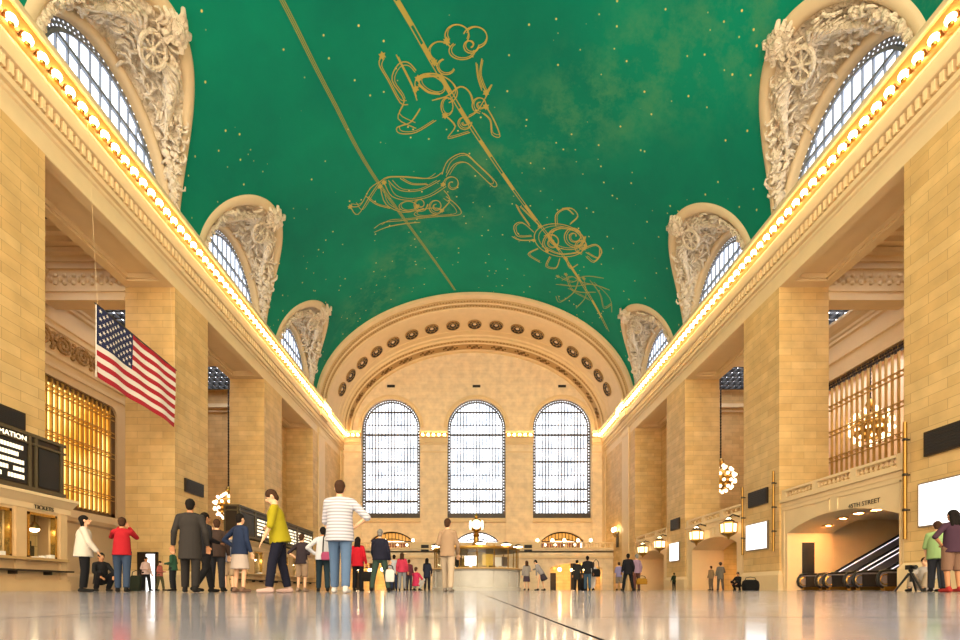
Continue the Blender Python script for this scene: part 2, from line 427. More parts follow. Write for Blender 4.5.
ARMS = {
 'down':  lambda s: ((s*.255, .03, 1.13), (s*.275, -.06, .89)),
 'front': lambda s: ((s*.26, .03, 1.14), (s*.09, -.27, 1.10)),
 'camera':lambda s: ((s*.27, -.20, 1.30), (s*.09, -.24, 1.54)),
 'reach': lambda s: ((s*.34, -.22, 1.36), (s*.40, -.46, 1.42)),
 'side':  lambda s: ((s*.42, -.05, 1.30), (s*.62, -.16, 1.24)),
 'hip':   lambda s: ((s*.42, .06, 1.17), (s*.20, -.04, 1.02)),
 'phone': lambda s: ((s*.27, -.05, 1.16), (s*.14, -.20, 1.44)),
 'carry': lambda s: ((s*.25, .05, 1.13), (s*.28, -.02, .88)),
 'knees': lambda s: ((s*.26, -.16, 1.18), (s*.16, -.36, 1.05)),
 'low':   lambda s: ((s*.24, -.10, 1.12), (s*.18, -.24, .92)),
}
LEGS = {
 'stand': lambda s: ((s*.105, -.015, .50), (s*.11, .02, .085)),
 'wide':  lambda s: ((s*.17, -.02, .50), (s*.23, .02, .085)),
 'walk':  lambda s: ((s*.10, -.14 if s > 0 else .04, .50), (s*.10, -.22 if s > 0 else .28, .085 if s > 0 else .12)),
 'step':  lambda s: ((s*.10, -.10 if s > 0 else .05, .50), (s*.11, -.15 if s > 0 else .14, .085)),
 'sit':   lambda s: ((s*.13, -.42, .50), (s*.13, -.40, .085)),
 'crouch':lambda s: ((s*.18, -.36, .54), (s*.15, -.06, .085)),
 'floor': lambda s: ((s*.16, -.40, .46), (s*.14, -.60, .085)),
}
HIPZ = {'sit': .50, 'crouch': .33, 'floor': .15}

def person(label, x, y, H, rot, top, bottom, arms=('down','down'), legs='stand', skin='l', hair='brown', long_hair=False,
           sleeve='long', hem=.84, style='trousers', shoes='#1c1a19', lean=0, head_turn=0, head_tilt=0, loose=1.0, kind='plain', bald=False, hat=None):
    k = H / 1.75
    sw = 1.0 if label.startswith('man') or 'tall' in label else .87     # shoulder width
    root = thing('person', (x, y, 0), label, 'person'); root.rotation_euler = (0, 0, math.radians(rot))
    fine = y < 18
    vox = .0105 if fine else .015
    hz = HIPZ.get(legs, .95)
    S = Matrix.Diagonal((k, k, k, 1))
    T = S @ Matrix.Translation((0, 0, hz)) @ Matrix.Rotation(math.radians(lean), 4, 'X') @ Matrix.Translation((0, 0, -.95))
    Rr = (S @ Matrix.Rotation(math.radians(lean), 4, 'X')).to_3x3().to_4x4()
    U = lambda p: T @ Vector(p)
    G = lambda p: S @ Vector(p)
    A = {}; Lg = {}
    for s in (-1, 1):
        e, w = ARMS[arms[0 if s < 0 else 1]](s)
        A[s] = (U((s*.183*sw, 0, 1.405)), U((e[0] - s*.183*(1-sw),) + e[1:]), U((w[0] - (s*.183*(1-sw) if abs(w[0]) > .2 else 0),) + w[1:]))
        kn, an = LEGS[legs](s)
        Lg[s] = (U((s*.09, 0, .93)), G(kn), G(an))
    hc = (0, -.015, 1.625)
    HT = T @ Matrix.Translation(hc) @ Matrix.Rotation(math.radians(head_turn), 4, 'Z') @ Matrix.Rotation(math.radians(head_tilt), 4, 'X')
    hp = lambda p: HT @ Vector(p)
    hrot = HT.to_3x3().to_4x4()
    # ---- body
    bm = bmesh.new()
    ellipsoid(bm, U((0, .005, 1.27)), (.158*sw, .105, .19), Rr); ellipsoid(bm, U((0, 0, 1.08)), (.132, .10, .19), Rr); ellipsoid(bm, U((0, .01, .95)), (.162, .115, .13), Rr)
    for s in (-1, 1):
        capsule(bm, U((s*.04, 0, 1.43)), .062*k, A[s][0], .052*k)
        capsule(bm, A[s][0], .05*k, A[s][1], .039*k); capsule(bm, A[s][1], .038*k, A[s][2], .027*k)
        capsule(bm, Lg[s][0], .088*k, Lg[s][1], .055*k); capsule(bm, Lg[s][1], .054*k, Lg[s][2], .038*k)
        ft = Lg[s][2]
        fz = max(ft.z - .045*k, .035)
        capsule(bm, (ft.x, ft.y + .03*k, fz), .035*k, (ft.x + s*.02*k, ft.y - .15*k, fz - .008), .028*k)
        # hand: palm, four fingers of unequal length with a knuckle bend, thumb off the palm's side
        d = (A[s][2] - A[s][1]).normalized(); up = Vector((0, 0, 1)) if abs(d.z) < .8 else Vector((0, -1, 0))
        n = d.cross(up).normalized(); c = n.cross(d).normalized()
        w = A[s][2]; pe = w + d*.085*k
        for q in (-.024, -.008, .008, .024):
            capsule(bm, w + n*q*.6*k, .015*k, pe + n*q*1.1*k, .0135*k, 8)
        for q, ln in ((-.030, .062), (-.010, .075), (.010, .080), (.030, .068)):
            b0 = pe + n*q*k; b1 = b0 + (d*.55 + n*q*2)*ln*k; b2 = b1 + (d*.42 - c*.28)*ln*k
            capsule(bm, b0, .0098*k, b1, .0092*k, 8); capsule(bm, b1, .0092*k, b2, .0085*k, 8)
        t0 = w + d*.028*k - n*s*.02*k; t1 = t0 + (d*.035 - n*s*.036)*k
        capsule(bm, t0, .013*k, t1, .011*k, 8); capsule(bm, t1, .011*k, t1 + (d*.03 - n*s*.006)*k, .0095*k, 8)
    capsule(bm, U((0, .01, 1.42)), .058*k, hp((0, .018, -.05)), .052*k)
    ellipsoid(bm, hp((0, .012, .015)), (.074, .092, .105), hrot); ellipsoid(bm, hp((0, -.018, -.055)), (.054, .066, .062), hrot)
    capsule(bm, hp((0, -.082, .012)), .010*k, hp((0, -.104, -.026)), .015*k, 8)
    for s in (-1, 1): ellipsoid(bm, hp((s*.078, .012, -.005)), (.012, .022, .032), hrot)
    link('body', voxel_mesh(bm, vox, 2, 'body', SKIN[skin]), root)
    # ---- face
    for s in (-1, 1):
        e = MB(); e.sphere(hp((s*.031, -.079, .012)), .0115*k, 8, 6, (1.2, 1, .8)); link_local('eye', e, EYE, root)
    e = MB(); e.sphere(hp((0, -.083, -.062)), .020*k, 8, 6, (1.2, .4, .35)); link_local('mouth', e, LIP, root)
    # ---- hair
    if not bald:
        bm = bmesh.new()
        ellipsoid(bm, hp((0, .020, .032)), (.084, .098, .100), hrot)
        if long_hair:
            for q in (-.055, 0, .055): capsule(bm, hp((q, .055, .03)), .045*k, hp((q*1.25, .085, -.20)), .030*k)
        else:
            ellipsoid(bm, hp((0, .055, -.03)), (.068, .058, .07), hrot)
        bmesh.ops.recalc_face_normals(bm, faces=bm.faces)
        hm = voxel_mesh(bm, .012, 2, 'hair', HAIR[hair])
        link('hair', hm, root)
    # ---- upper garment
    f = loose
    bm = bmesh.new()
    ellipsoid(bm, U((0, .005, 1.27)), (.176*f*sw, .126*f, .205), Rr); ellipsoid(bm, U((0, .002, 1.12)), (.155*f, .120*f, .20), Rr)
    frustum(bm, hem, (.192*max(f,1.02), .160*max(f,1.02), .012), 1.02, (.178*f, .144*f, .008), T); frustum(bm, 1.02, (.178*f, .144*f, .008), 1.28, (.160*f, .120*f, .004), T)
    for s in (-1, 1):
        capsule(bm, U((s*.05, 0, 1.425)), .075*k, A[s][0], .060*k*f)
        capsule(bm, A[s][0], .060*k*f, A[s][1], .052*k*f)
        if sleeve == 'long': capsule(bm, A[s][1], .055*k*f, A[s][2], .042*k*f, 12, True); capsule(bm, A[s][1], .054*k*f, A[s][1] + (A[s][2]-A[s][1])*.2, .052*k*f)
    capsule(bm, U((0, .01, 1.40)), .078*k, U((0, .008, 1.49)), .066*k, 14, True)
    link('shirt' if sleeve != 'long' else 'jacket', voxel_mesh(bm, vox*1.15, 2, 'top', cloth(top, kind)), root)
    # ---- lower garment
    bm = bmesh.new()
    ellipsoid(bm, U((0, .012, .95)), (.178, .132, .15), Rr)
    if style == 'skirt':
        frustum(bm, .52, (.21, .19, 0), 1.0, (.165, .125, .008), T)
    else:
        for s in (-1, 1):
            capsule(bm, Lg[s][0], .105*k, Lg[s][1], .078*k)
            if style == 'shorts': capsule(bm, Lg[s][0], .11*k, Lg[s][1] + (Lg[s][2]-Lg[s][1])*.08, .092*k, 14, True)
            else:
                e_ = Lg[s][2] - (Lg[s][2]-Lg[s][1]).normalized()*.02*k
                capsule(bm, Lg[s][1], .077*k, e_, .066*k, 14, True)
    link('skirt' if style == 'skirt' else ('shorts' if style == 'shorts' else 'trousers'), voxel_mesh(bm, vox*1.15, 2, 'lower', cloth(bottom)), root)
    # ---- shoes
    for s in (-1, 1):
        bm = bmesh.new(); ft = Lg[s][2]; lift = max(0, ft.z - .085*k)
        a = Vector((ft.x, ft.y + .045*k, .047*k + lift)); b = Vector((ft.x + s*.02*k, ft.y - .16*k, .038*k + lift*.4))
        capsule(bm, a, .046*k, b, .037*k); capsule(bm, a + Vector((0, -.02*k, .02*k)), .045*k, ft + Vector((0, 0, .03*k)), .046*k, 12, True)
        me = voxel_mesh(bm, .013, 2, 'shoe', cloth(shoes))
        for v in me.vertices: v.co.z = max(v.co.z, .004 + (0 if lift < .01 else 0))
        link('shoe', me, root)
    if hat:
        h = MB(); c = hp((0, .01, .07))
        h.lathe([(.001, .075*k), (.05*k, .07*k), (.085*k, .03*k), (.094*k, -.01*k), (.12*k, -.02*k), (.12*k, -.028*k), (.08*k, -.022*k)], c, 14); link_local('cap', h, cloth(hat), root, .6)
    return root

def link_local(name, mb, mat, root, smooth=1.0):
    """mesh already in the thing's own axes"""
    me = bpy.data.meshes.new(name); me.from_pydata([Vector(p) for p in mb.v], [], mb.f)
    for q in (mat if isinstance(mat, (list, tuple)) else [mat]): me.materials.append(q)
    if isinstance(mat, (list, tuple)): me.polygons.foreach_set('material_index', mb.m)
    bm = bmesh.new(); bm.from_mesh(me); bmesh.ops.recalc_face_normals(bm, faces=bm.faces); bm.to_mesh(me); bm.free()
    me.shade_smooth(); me.set_sharp_from_angle(angle=smooth)
    return link(name, me, root)

FLOOR_PEOPLE = True
# ================================================================== THE SETTING
SIDE = {-1: 'left', 1: 'right'}
# ---- floor
mb = MB(); mb.quad((-34, -6, 0), (36, -6, 0), (36, 72, 0), (-34, 72, 0))
struct(mb.build('floor', M['floor']))

# ---- painted vault, left open where the lunettes cut into it
LUN = {-1: [24.2, 36.6, 49.0], 1: [24.9, 37.3, 49.6]}
RIM_W, RIM_T = 5.05, math.radians(33.6)
def in_lunette(th, Y):
    s = 1 if th < PI/2 else -1
    t = th if s > 0 else PI - th
    for c in LUN[s]:
        u = (Y - c) / RIM_W; v = t / RIM_T
        if u*u + v*v < .985: return True
    return False
mb = MB()
NT = 230
ys = [-4 + 2*i for i in range(10)] + [16 + .24*i for i in range(165)] + [ARCH + .1]
ys = sorted(set(y for y in ys if y <= ARCH + .11))
for j in range(len(ys)):
    for i in range(NT + 1): mb.v.append(tuple(vault_pt(PI*i/NT, ys[j])))
for j in range(len(ys) - 1):
    for i in range(NT):
        if not in_lunette(PI*(i+.5)/NT, (ys[j]+ys[j+1])/2):
            mb.f.append([j*(NT+1)+i, j*(NT+1)+i+1, (j+1)*(NT+1)+i+1, (j+1)*(NT+1)+i]); mb.m.append(0)
ceiling = struct(mb.build('ceiling', M['ceil'], smooth=.6))

def on_vault(x, Y, off=.035):
    x = max(-VA*.999, min(VA*.999, x)); c = x / VA
    th = math.acos(c)
    p = vault_pt(th, Y); n = Vector((math.cos(th)/VA, 0, math.sin(th)/VB)).normalized()
    return p - n*off, n
def ribbon(mb, pts, w, off=.035):
    P = [on_vault(x, y, off) for x, y in pts]; rings = []
    for i, (p, n) in enumerate(P):
        d = P[min(i+1, len(P)-1)][0] - P[max(i-1, 0)][0]
        if d.length < 1e-6: d = Vector((0,1,0))
        a = d.normalized().cross(n) * (w/2)
        rings.append([p - a, p + a])
    mb.loft(rings, False)
def smooth_line(pts, k=4):
    if len(pts) < 3: return pts
    o = []
    for i in range(len(pts) - 1):
        p0 = pts[max(i-1, 0)]; p1 = pts[i]; p2 = pts[i+1]; p3 = pts[min(i+2, len(pts)-1)]
        for q in range(k):
            t = q / k
            o.append(tuple(.5*((2*p1[a]) + (-p0[a]+p2[a])*t + (2*p0[a]-5*p1[a]+4*p2[a]-p3[a])*t*t + (-p0[a]+3*p1[a]-3*p2[a]+p3[a])*t**3) for a in (0, 1)))
    return o + [pts[-1]]
LINEWORK = [[[(-2.09,30.01),(-2.18,29.77),(-2.13,29.53),(-1.97,29.33),(-1.71,29.21),(-1.41,29.18),(-1.11,29.24),(-0.86,29.38),(-0.7,29.6),(-0.67,29.84),(-0.77,30.07)],[(-1.0,29.68),(-0.83,29.47),(-0.57,29.35),(-0.26,29.31),(0.04,29.37),(0.29,29.51),(0.45,29.73),(0.48,29.97),(0.38,30.21),(0.16,30.39),(-0.14,30.49)],[(-0.27,30.61),(-0.34,30.81),(-0.53,30.98),(-0.82,31.09),(-1.16,31.11),(-1.49,31.05),(-1.76,30.91),(-1.93,30.72),(-1.96,30.52),(-1.86,30.33),(-1.65,30.18)],[(-2.98,31.13),(-3.19,30.96),(-3.31,30.74),(-3.33,30.51),(-3.24,30.3),(-3.07,30.14),(-2.83,30.04),(-2.56,30.01),(-2.28,30.06),(-2.04,30.18),(-1.87,30.36)],[(-1.65,31.67),(-1.78,31.83),(-1.98,31.93),(-2.22,31.95),(-2.46,31.9),(-2.65,31.77),(-2.77,31.6),(-2.81,31.41),(-2.74,31.23),(-2.59,31.09),(-2.39,31.01)],[(-0.02,30.33),(-0.13,30.58),(-0.35,30.73),(-0.62,30.75),(-0.85,30.65),(-0.98,30.47),(-0.99,30.29),(-0.89,30.14),(-0.73,30.07),(-0.56,30.08),(-0.44,30.16),(-0.39,30.26),(-0.41,30.36),(-0.48,30.42),(-0.56,30.43)],[(-4.37,32.6),(-4.39,32.3),(-4.29,32.05),(-4.06,31.87),(-3.73,31.78),(-3.33,31.78),(-2.9,31.86),(-2.47,32.03),(-2.08,32.27),(-1.77,32.55),(-1.57,32.86),(-1.5,33.17),(-1.58,33.46),(-1.79,33.68),(-2.13,33.81)],[(-2.38,32.96),(-2.62,33.13),(-3.04,33.12),(-3.5,32.93),(-3.88,32.62),(-4.08,32.29),(-4.05,32.01),(-3.81,31.87),(-3.41,31.89),(-2.96,32.06),(-2.58,32.35),(-2.36,32.67),(-2.38,32.96)],[(-4.22,31.49),(-4.68,30.94),(-5.34,30.95),(-5.88,31.81),(-5.27,33.24),(-5.87,34.38),(-4.66,35.37)],[(-6.26,30.24),(-6.54,30.7),(-6.14,31.76),(-5.56,33.32),(-5.03,33.56)],[(-5.38,30.36),(-5.1,31.11),(-4.6,32.43),(-4.37,33.4)],[(-4.21,33.98),(-5.05,34.85),(-6.04,35.01),(-5.89,35.5),(-4.7,35.67),(-3.13,34.99)],[(-2.45,34.7),(-1.74,35.58),(-2.31,36.48),(-0.6,36.09)],[(0.19,31.07),(0.08,32.1),(0.53,33.19)],[(-0.2,31.31),(-0.05,32.29),(0.24,33.06)],[(0.53,33.19),(0.93,32.66),(0.4,33.74),(-0.16,34.59),(-0.9,35.01)],[(0.14,34.66),(-0.26,34.49),(-0.44,34.14),(-0.37,33.79),(-0.1,33.58),(0.22,33.58),(0.46,33.75),(0.52,34.01),(0.41,34.23),(0.2,34.33),(0.0,34.27),(-0.1,34.12),(-0.09,33.97),(0.01,33.88),(0.12,33.88)],[(-0.45,35.32),(-0.61,35.68),(-0.94,35.85),(-1.28,35.76),(-1.48,35.49),(-1.48,35.19),(-1.3,34.98),(-1.05,34.93),(-0.83,35.05),(-0.75,35.25),(-0.8,35.44),(-0.95,35.54),(-1.1,35.52),(-1.2,35.42),(-1.2,35.3)],[(0.56,34.15),(1.19,35.15),(1.72,36.36),(1.1,36.24),(0.9,35.16),(0.28,34.59)],[(-3.31,33.54),(-2.3,33.37),(-1.3,32.77),(-0.6,33.19),(-0.31,34.02)],[(-1.83,34.1),(-1.93,34.47),(-2.16,34.69),(-2.43,34.67),(-2.64,34.41),(-2.7,34.03),(-2.6,33.67),(-2.37,33.47),(-2.11,33.49),(-1.9,33.72),(-1.83,34.1)],[(-4.14,31.99),(-3.32,31.98),(-2.37,32.07)],[(-4.18,32.37),(-3.55,32.98),(-2.72,33.2)]],[[(-10.85,40.14),(-10.43,41.24),(-8.88,39.72),(-7.7,38.83),(-6.42,39.05),(-3.99,39.8),(-2.95,39.38)],[(-11.0,40.05),(-10.07,40.47),(-8.96,39.29),(-7.89,38.95)],[(-2.96,39.57),(-2.39,38.34),(-1.08,37.81),(0.06,38.81),(1.64,40.47),(1.4,40.89),(0.07,39.56),(-0.93,38.62),(-1.92,38.74),(-2.63,39.8)],[(-7.77,39.18),(-7.36,40.73),(-5.91,41.6),(-4.14,41.59),(-2.68,40.78)],[(-7.42,39.11),(-6.61,40.36),(-4.94,40.8),(-3.16,40.12)],[(-6.44,39.23),(-5.54,40.06),(-4.21,40.35)],[(-8.15,39.43),(-7.99,41.33),(-6.6,42.72),(-4.79,42.76)],[(-9.46,43.38),(-8.49,43.14),(-6.72,43.6),(-3.41,43.95),(-1.53,43.93),(-1.7,43.0),(-2.73,41.81)],[(-9.55,43.82),(-8.06,43.81),(-5.31,44.26)],[(-2.93,40.54),(-2.74,40.1),(-2.39,39.88),(-2.01,39.92),(-1.72,40.16),(-1.61,40.53),(-1.68,40.88),(-1.89,41.1),(-2.16,41.14),(-2.37,41.0),(-2.47,40.77),(-2.45,40.55),(-2.34,40.41),(-2.2,40.39),(-2.1,40.45)],[(-4.39,42.4),(-4.62,42.88),(-5.03,43.04),(-5.42,42.84),(-5.62,42.41),(-5.58,41.98),(-5.34,41.73),(-5.04,41.72),(-4.81,41.92),(-4.73,42.23),(-4.82,42.49),(-5.0,42.6),(-5.18,42.53),(-5.28,42.37),(-5.27,42.2)],[(-3.76,43.65),(-4.17,43.34),(-4.33,42.81),(-4.21,42.34),(-3.89,42.1),(-3.53,42.15),(-3.29,42.44),(-3.24,42.83),(-3.39,43.12),(-3.64,43.22),(-3.87,43.1),(-3.97,42.86),(-3.94,42.64),(-3.81,42.52),(-3.68,42.54)],[(-5.38,42.4),(-5.57,42.67),(-5.99,42.76),(-6.47,42.62),(-6.83,42.3),(-6.94,41.94),(-6.74,41.68),(-6.34,41.61),(-5.86,41.75),(-5.5,42.04),(-5.38,42.4)],[(-3.38,43.49),(-2.4,42.27),(-2.88,41.16)],[(-9.42,39.87),(-8.8,40.99),(-7.73,41.87)],[(-3.19,43.29),(-3.42,43.57),(-4.06,43.73),(-4.85,43.7),(-5.49,43.49),(-5.73,43.2),(-5.49,42.96),(-4.87,42.84),(-4.09,42.87),(-3.45,43.03),(-3.19,43.29)]],[[(10.45,44.99),(10.37,45.71),(10.01,46.45),(9.4,47.09),(8.62,47.53),(7.75,47.67),(6.92,47.5),(6.25,47.06),(5.82,46.43),(5.68,45.73),(5.84,45.04),(6.27,44.44),(6.9,43.98),(7.66,43.69),(8.46,43.57),(9.21,43.65),(9.83,43.92),(10.26,44.38),(10.45,44.99)],[(10.19,44.6),(10.09,45.23),(9.7,45.85),(9.06,46.31),(8.32,46.49),(7.63,46.34),(7.14,45.93),(6.95,45.35),(7.1,44.74),(7.53,44.21),(8.16,43.85),(8.87,43.7),(9.51,43.78),(9.98,44.09),(10.19,44.6)],[(10.24,43.92),(10.22,44.72),(9.9,45.42),(9.38,45.77),(8.86,45.67),(8.5,45.19),(8.42,44.56),(8.59,43.97),(8.94,43.61),(9.34,43.54),(9.67,43.75),(9.83,44.16),(9.8,44.63),(9.6,44.99),(9.31,45.15),(9.05,45.08),(8.89,44.83),(8.86,44.52),(8.96,44.26),(9.12,44.13),(9.28,44.13),(9.38,44.24),(9.41,44.39)],[(7.16,47.38),(6.67,46.79),(6.62,45.95),(6.95,45.31),(7.46,45.11),(7.89,45.37),(8.05,45.93),(7.91,46.49),(7.57,46.76),(7.23,46.67),(7.06,46.32),(7.11,45.95),(7.3,45.75),(7.49,45.76),(7.59,45.92)],[(10.4,46.17),(9.97,46.19),(9.66,45.84),(9.58,45.31),(9.73,44.84),(10.02,44.57),(10.33,44.58),(10.53,44.81),(10.58,45.17),(10.48,45.5),(10.28,45.67),(10.09,45.65),(9.97,45.48),(9.96,45.27),(10.04,45.11)],[(5.59,45.42),(4.32,44.49),(3.62,45.12),(4.13,46.3),(5.46,45.97)],[(5.72,46.42),(4.38,46.77),(3.55,46.41)],[(6.25,47.34),(5.38,48.46),(6.73,49.19)],[(5.12,44.8),(4.01,43.38),(3.56,42.55)],[(6.03,44.54),(4.76,43.45),(3.94,42.71)],[(7.46,44.05),(7.22,42.73),(7.94,41.79),(8.72,42.12)],[(8.62,43.32),(9.09,42.17),(8.43,41.59),(7.61,41.92)],[(10.4,45.36),(11.27,44.26),(11.98,44.78),(11.64,46.41),(10.8,46.19)],[(10.68,45.72),(11.84,45.69),(11.7,44.46)],[(7.56,47.97),(7.41,49.52),(8.43,49.35),(8.55,47.8)],[(9.1,47.51),(9.74,48.61),(10.35,47.63)],[(6.58,45.62),(7.85,44.14),(9.64,43.77)],[(6.59,46.95),(8.45,47.28),(10.35,45.94)]],[[(8.83,50.39),(10.34,50.42),(11.24,48.8),(12.97,47.59)],[(8.86,51.69),(10.65,50.86),(12.19,49.27),(13.85,48.52)],[(10.88,49.07),(10.85,51.74),(9.8,54.32),(9.21,53.59)],[(11.3,49.07),(12.08,51.39),(11.59,54.04)],[(11.89,48.9),(13.21,49.92),(14.05,51.38),(14.52,50.03)],[(12.29,48.86),(14.14,49.49),(14.82,51.04)],[(9.54,49.66),(10.59,51.58),(12.58,51.61)],[(9.33,50.75),(10.16,49.58),(11.25,49.74),(12.92,48.89)],[(10.15,51.56),(11.4,51.29),(12.8,50.0)]]]
for fg, w, mt in zip(LINEWORK, (.075, .07, .085, .08), ('gold_paint', 'gold_paint', 'gold_paint', 'gold_dim')):
    mb = MB()
    for q in fg:
        ribbon(mb, smooth_line(q), w)
        cx_ = sum(p[0] for p in q)/len(q); cy_ = sum(p[1] for p in q)/len(q)
        ribbon(mb, smooth_line([(cx_+(x-cx_)*.86+.06, cy_+(y-cy_)*.86-.05) for x, y in q]), w*.7)
    for q in fg[::3]:
        (p, n) = on_vault(q[0][0], q[0][1], .05); a = n.cross(Vector((0,1,0))).normalized(); b = n.cross(a)
        mb.add([p + (a*math.cos(PI*k/6) + b*math.sin(PI*k/6))*.26*(1 if k % 2 else .6) for k in range(12)], [tuple(range(12))])
    mb.build('star_figure', M[mt], ceiling)
ECL = [(-4.9, 27.66), (-2.64, 31.98), (.18, 36.74), (4.38, 42.52), (9.66, 48.21), (15.23, 53.9)]
ECL = smooth_line([(-9.5, 19.5)] + ECL, 8)
mb = MB()
for sgn in (-1, 1): ribbon(mb, [(x + sgn*.13, y) for x, y in ECL], .07)
for i in range(0, len(ECL) - 3, 4): ribbon(mb, ECL[i:i+3], .30, .03)
mb.build('gold_band', M['gold_paint'], ceiling)
EQ = smooth_line([(-12.0, 22.0), (-11.02, 26.04), (-9.98, 31.51), (-8.13, 39.34), (-2.35, 54.98)], 8)
mb = MB()
for sgn in (-1, 1): ribbon(mb, [(x + sgn*.09, y) for x, y in EQ], .06)
ribbon(mb, EQ, .06, .025)
mb.build('thin_band', M['gold_dim'], ceiling)

# ---- piers
PLAB = {(-1,0): 'broad stone pier nearest the camera behind the ticket office with the bulletin board', (-1,1): 'broad stone pier behind the hanging flag',
        (-1,2): 'stone pier behind the far ticket office, beyond the flag pier', (1,0): 'broad stone pier nearest the camera with the large white sign beside the escalator arch',
        (1,1): 'broad stone pier between the street arch and the lantern arches', (1,2): 'stone pier between the two lantern arches'}
for s in (-1, 1):
    for i, (y0, y1) in enumerate(PIERS[s]):
        r = thing('stone_pier', (out(s, 1.5), (y0+y1)/2, 0), PLAB[(s, i)], 'pier')
        mb = MB(); mb.box(out(s, 0), out(s, 3.0), y0, y1, 0, 18.4); mb.build('shaft', M['stone'], r)
        mb = MB(); mb.box(out(s, -.16), out(s, 3.1), y0-.16, y1+.16, 0, .95)
        mb.loft([[(out(s,-.16), y0-.16, .95), (out(s,3.1), y0-.16, .95), (out(s,3.1), y1+.16, .95), (out(s,-.16), y1+.16, .95)],
                 [(out(s,-.02), y0-.02, 1.2), (out(s,3.02), y0-.02, 1.2), (out(s,3.02), y1+.02, 1.2), (out(s,-.02), y1+.02, 1.2)]], True, True)
        mb.build('plinth', M['stone_plain'], r)

# ---- long walls beyond the last openings, and outside the frame
PROF = [(0,18.4),(0,19.25),(.10,19.3),(.12,19.42),(.0,19.45),(.0,19.56),(.16,19.6),(.18,19.84),(.02,19.88),(-.06,19.95),(-.06,20.48),(.24,20.55),(.26,20.62),(.34,21.12),(.30,21.16),(.30,21.24),(.16,21.28),(.18,21.4),(.64,22.12),(.72,22.14),(.76,22.2),(.76,22.36),(.72,22.5),(-.95,22.5)]
for s in (-1, 1):
    mb = MB()
    mb.box(out(s,0), out(s,3.0), LAST[s], END + .4, 0, 18.4)
    mb.box(out(s,0), out(s,3.0), -4, 7.4, 0, 18.4)
    w = struct(mb.build('wall_' + SIDE[s], M['stone']))
    mb = MB()                                            # flat pilaster where the end arch comes down
    for (a, b) in ((55.3, 57.6), (END-1.6, END)):
        mb.box(out(s,-.14), out(s,.1), a, b, 0, 19.2); mb.box(out(s,-.22), out(s,.1), a-.1, b+(.1 if b < END else 0), 18.5, 18.9); mb.box(out(s,-.24), out(s,.1), a-.1, b+(.1 if b < END else 0), 0, 1.0)
    mb.build('pilaster', M['stone_plain'], w)
    # entablature and cornice
    mb = MB(); fx = lambda o: FX[s] - s*o
    mb.sweep(PROF, -4, END, fx)
    mb.loft([[(out(s,0), -4, 18.4), (out(s,.04), -4, 18.4), (out(s,.04), -4, 18.75), (out(s,2.96), -4, 18.75), (out(s,2.96), -4, 18.4), (out(s,3.0), -4, 18.4), (out(s,3.0), -4, 22.5)], [(out(s,0), END, 18.4), (out(s,.04), END, 18.4), (out(s,.04), END, 18.75), (out(s,2.96), END, 18.75), (out(s,2.96), END, 18.4), (out(s,3.0), END, 18.4), (out(s,3.0), END, 22.5)]], False)
    mb.box(out(s,-.5), out(s,0), 55.25, 57.65, 20.6, 21.35); mb.box(out(s,-.95), out(s,0), 55.15, 57.75, 22.1, 22.5)
    t = struct(mb.build('trim_%d' % (1 if s < 0 else 2), M['stone_plain']))
    mb = MB(); y = 14.0
    while y < END - .2:
        mb.box(out(s,-.20), out(s,.08), y, y+.17, 19.98, 20.46); y += .34
    mb.build('dentil_course', M['stone_plain'], t)
    mb = MB(); mb.sweep([(.165,21.285),(.185,21.41),(.635,22.11),(.70,22.125)], -4, END-.85, lambda o: FX[s] - s*(o+.012)); mb.build('gilded_cove', M['gilt_cove'], t)
    mb = MB(); y = 14.0
    while y < END - .3:                                   # little leaves between the bulbs
        for dy in (-.10, .10): mb.sphere((out(s,-.42), y+.325+dy, 21.72), .12, 6, 5, (1, .6, 1.5))
        y += .65
    mb.build('leaf_course', M['gilt_cove'], t, 1.0)
    # soffit panels under the beams
    gaps = [(7.4, PIERS[s][0][0])] + [(PIERS[s][k][1], PIERS[s][k+1][0]) for k in (0, 1)] + [(PIERS[s][2][1], LAST[s])]
    mb = MB()
    for a, b in gaps:
        x0, x1, z = out(s,.55), out(s,2.45), 18.38
        for (xa, xb, ya, yb) in ((out(s,.02), x0, a, b), (x1, out(s,2.98), a, b), (x0, x1, a, a+.6), (x0, x1, b-.6, b)):
            mb.box(xa, xb, ya, yb, z, z+.38)
        for (xa, xb, ya, yb) in ((x0, x0+s*.12, a+.6, b-.6), (x1-s*.12, x1, a+.6, b-.6), (x0, x1, a+.6, a+.72), (x0, x1, b-.72, b-.6)):
            mb.box(xa, xb, ya, yb, z+.12, z+.38)
    mb.build('soffit_frame', M['stone_plain'], t)
    # upper ceiling behind the piers: cross beams, stepped coffers, skylights
    mb = MB(); fr = MB()
    for pi_, (a, b) in enumerate(PIERS[s]):
        BE = 15 if pi_ == 2 else 8.0
        zl = 17.6 if pi_ < 2 else 20.2; mb.box(out(s,3.0), out(s,BE), a, a+.8, zl, 21.2)
        for k in range(4):
            mb.box(out(s,3.0), out(s,BE), a-.35*k-.1, a+.9+.1*k, 19.9+.34*k, 19.9+.34*(k+1)-.06*(k % 2))
        if pi_ == 2: continue
        mb.box(out(s,3.0), out(s,BE), a-.1, a+.9, 17.55, 17.75); mb.box(out(s,3.0), out(s,BE), a-.08, a+.88, 18.1, 18.2); mb.box(out(s,3.0), out(s,BE), a-.14, a+.94, 19.45, 19.6)
        for side_y in (a - .05,):
            x = 3.3
            while x < BE - .3:
                for zz in (18.62, 19.08): fr.sphere((out(s, x), side_y, zz), .13, 6, 5, (1, .6, 1))
                fr.sphere((out(s, x+.28), side_y, 18.85), .17, 6, 5, (.8, .6, 1.2)); x += .56
    wb = struct(mb.build('trim_%d' % (3 if s < 0 else 4), M['stone_plain']))
    fr.build('beam_frieze', M['stone_plain'], wb, 1.0)
    mb = MB()
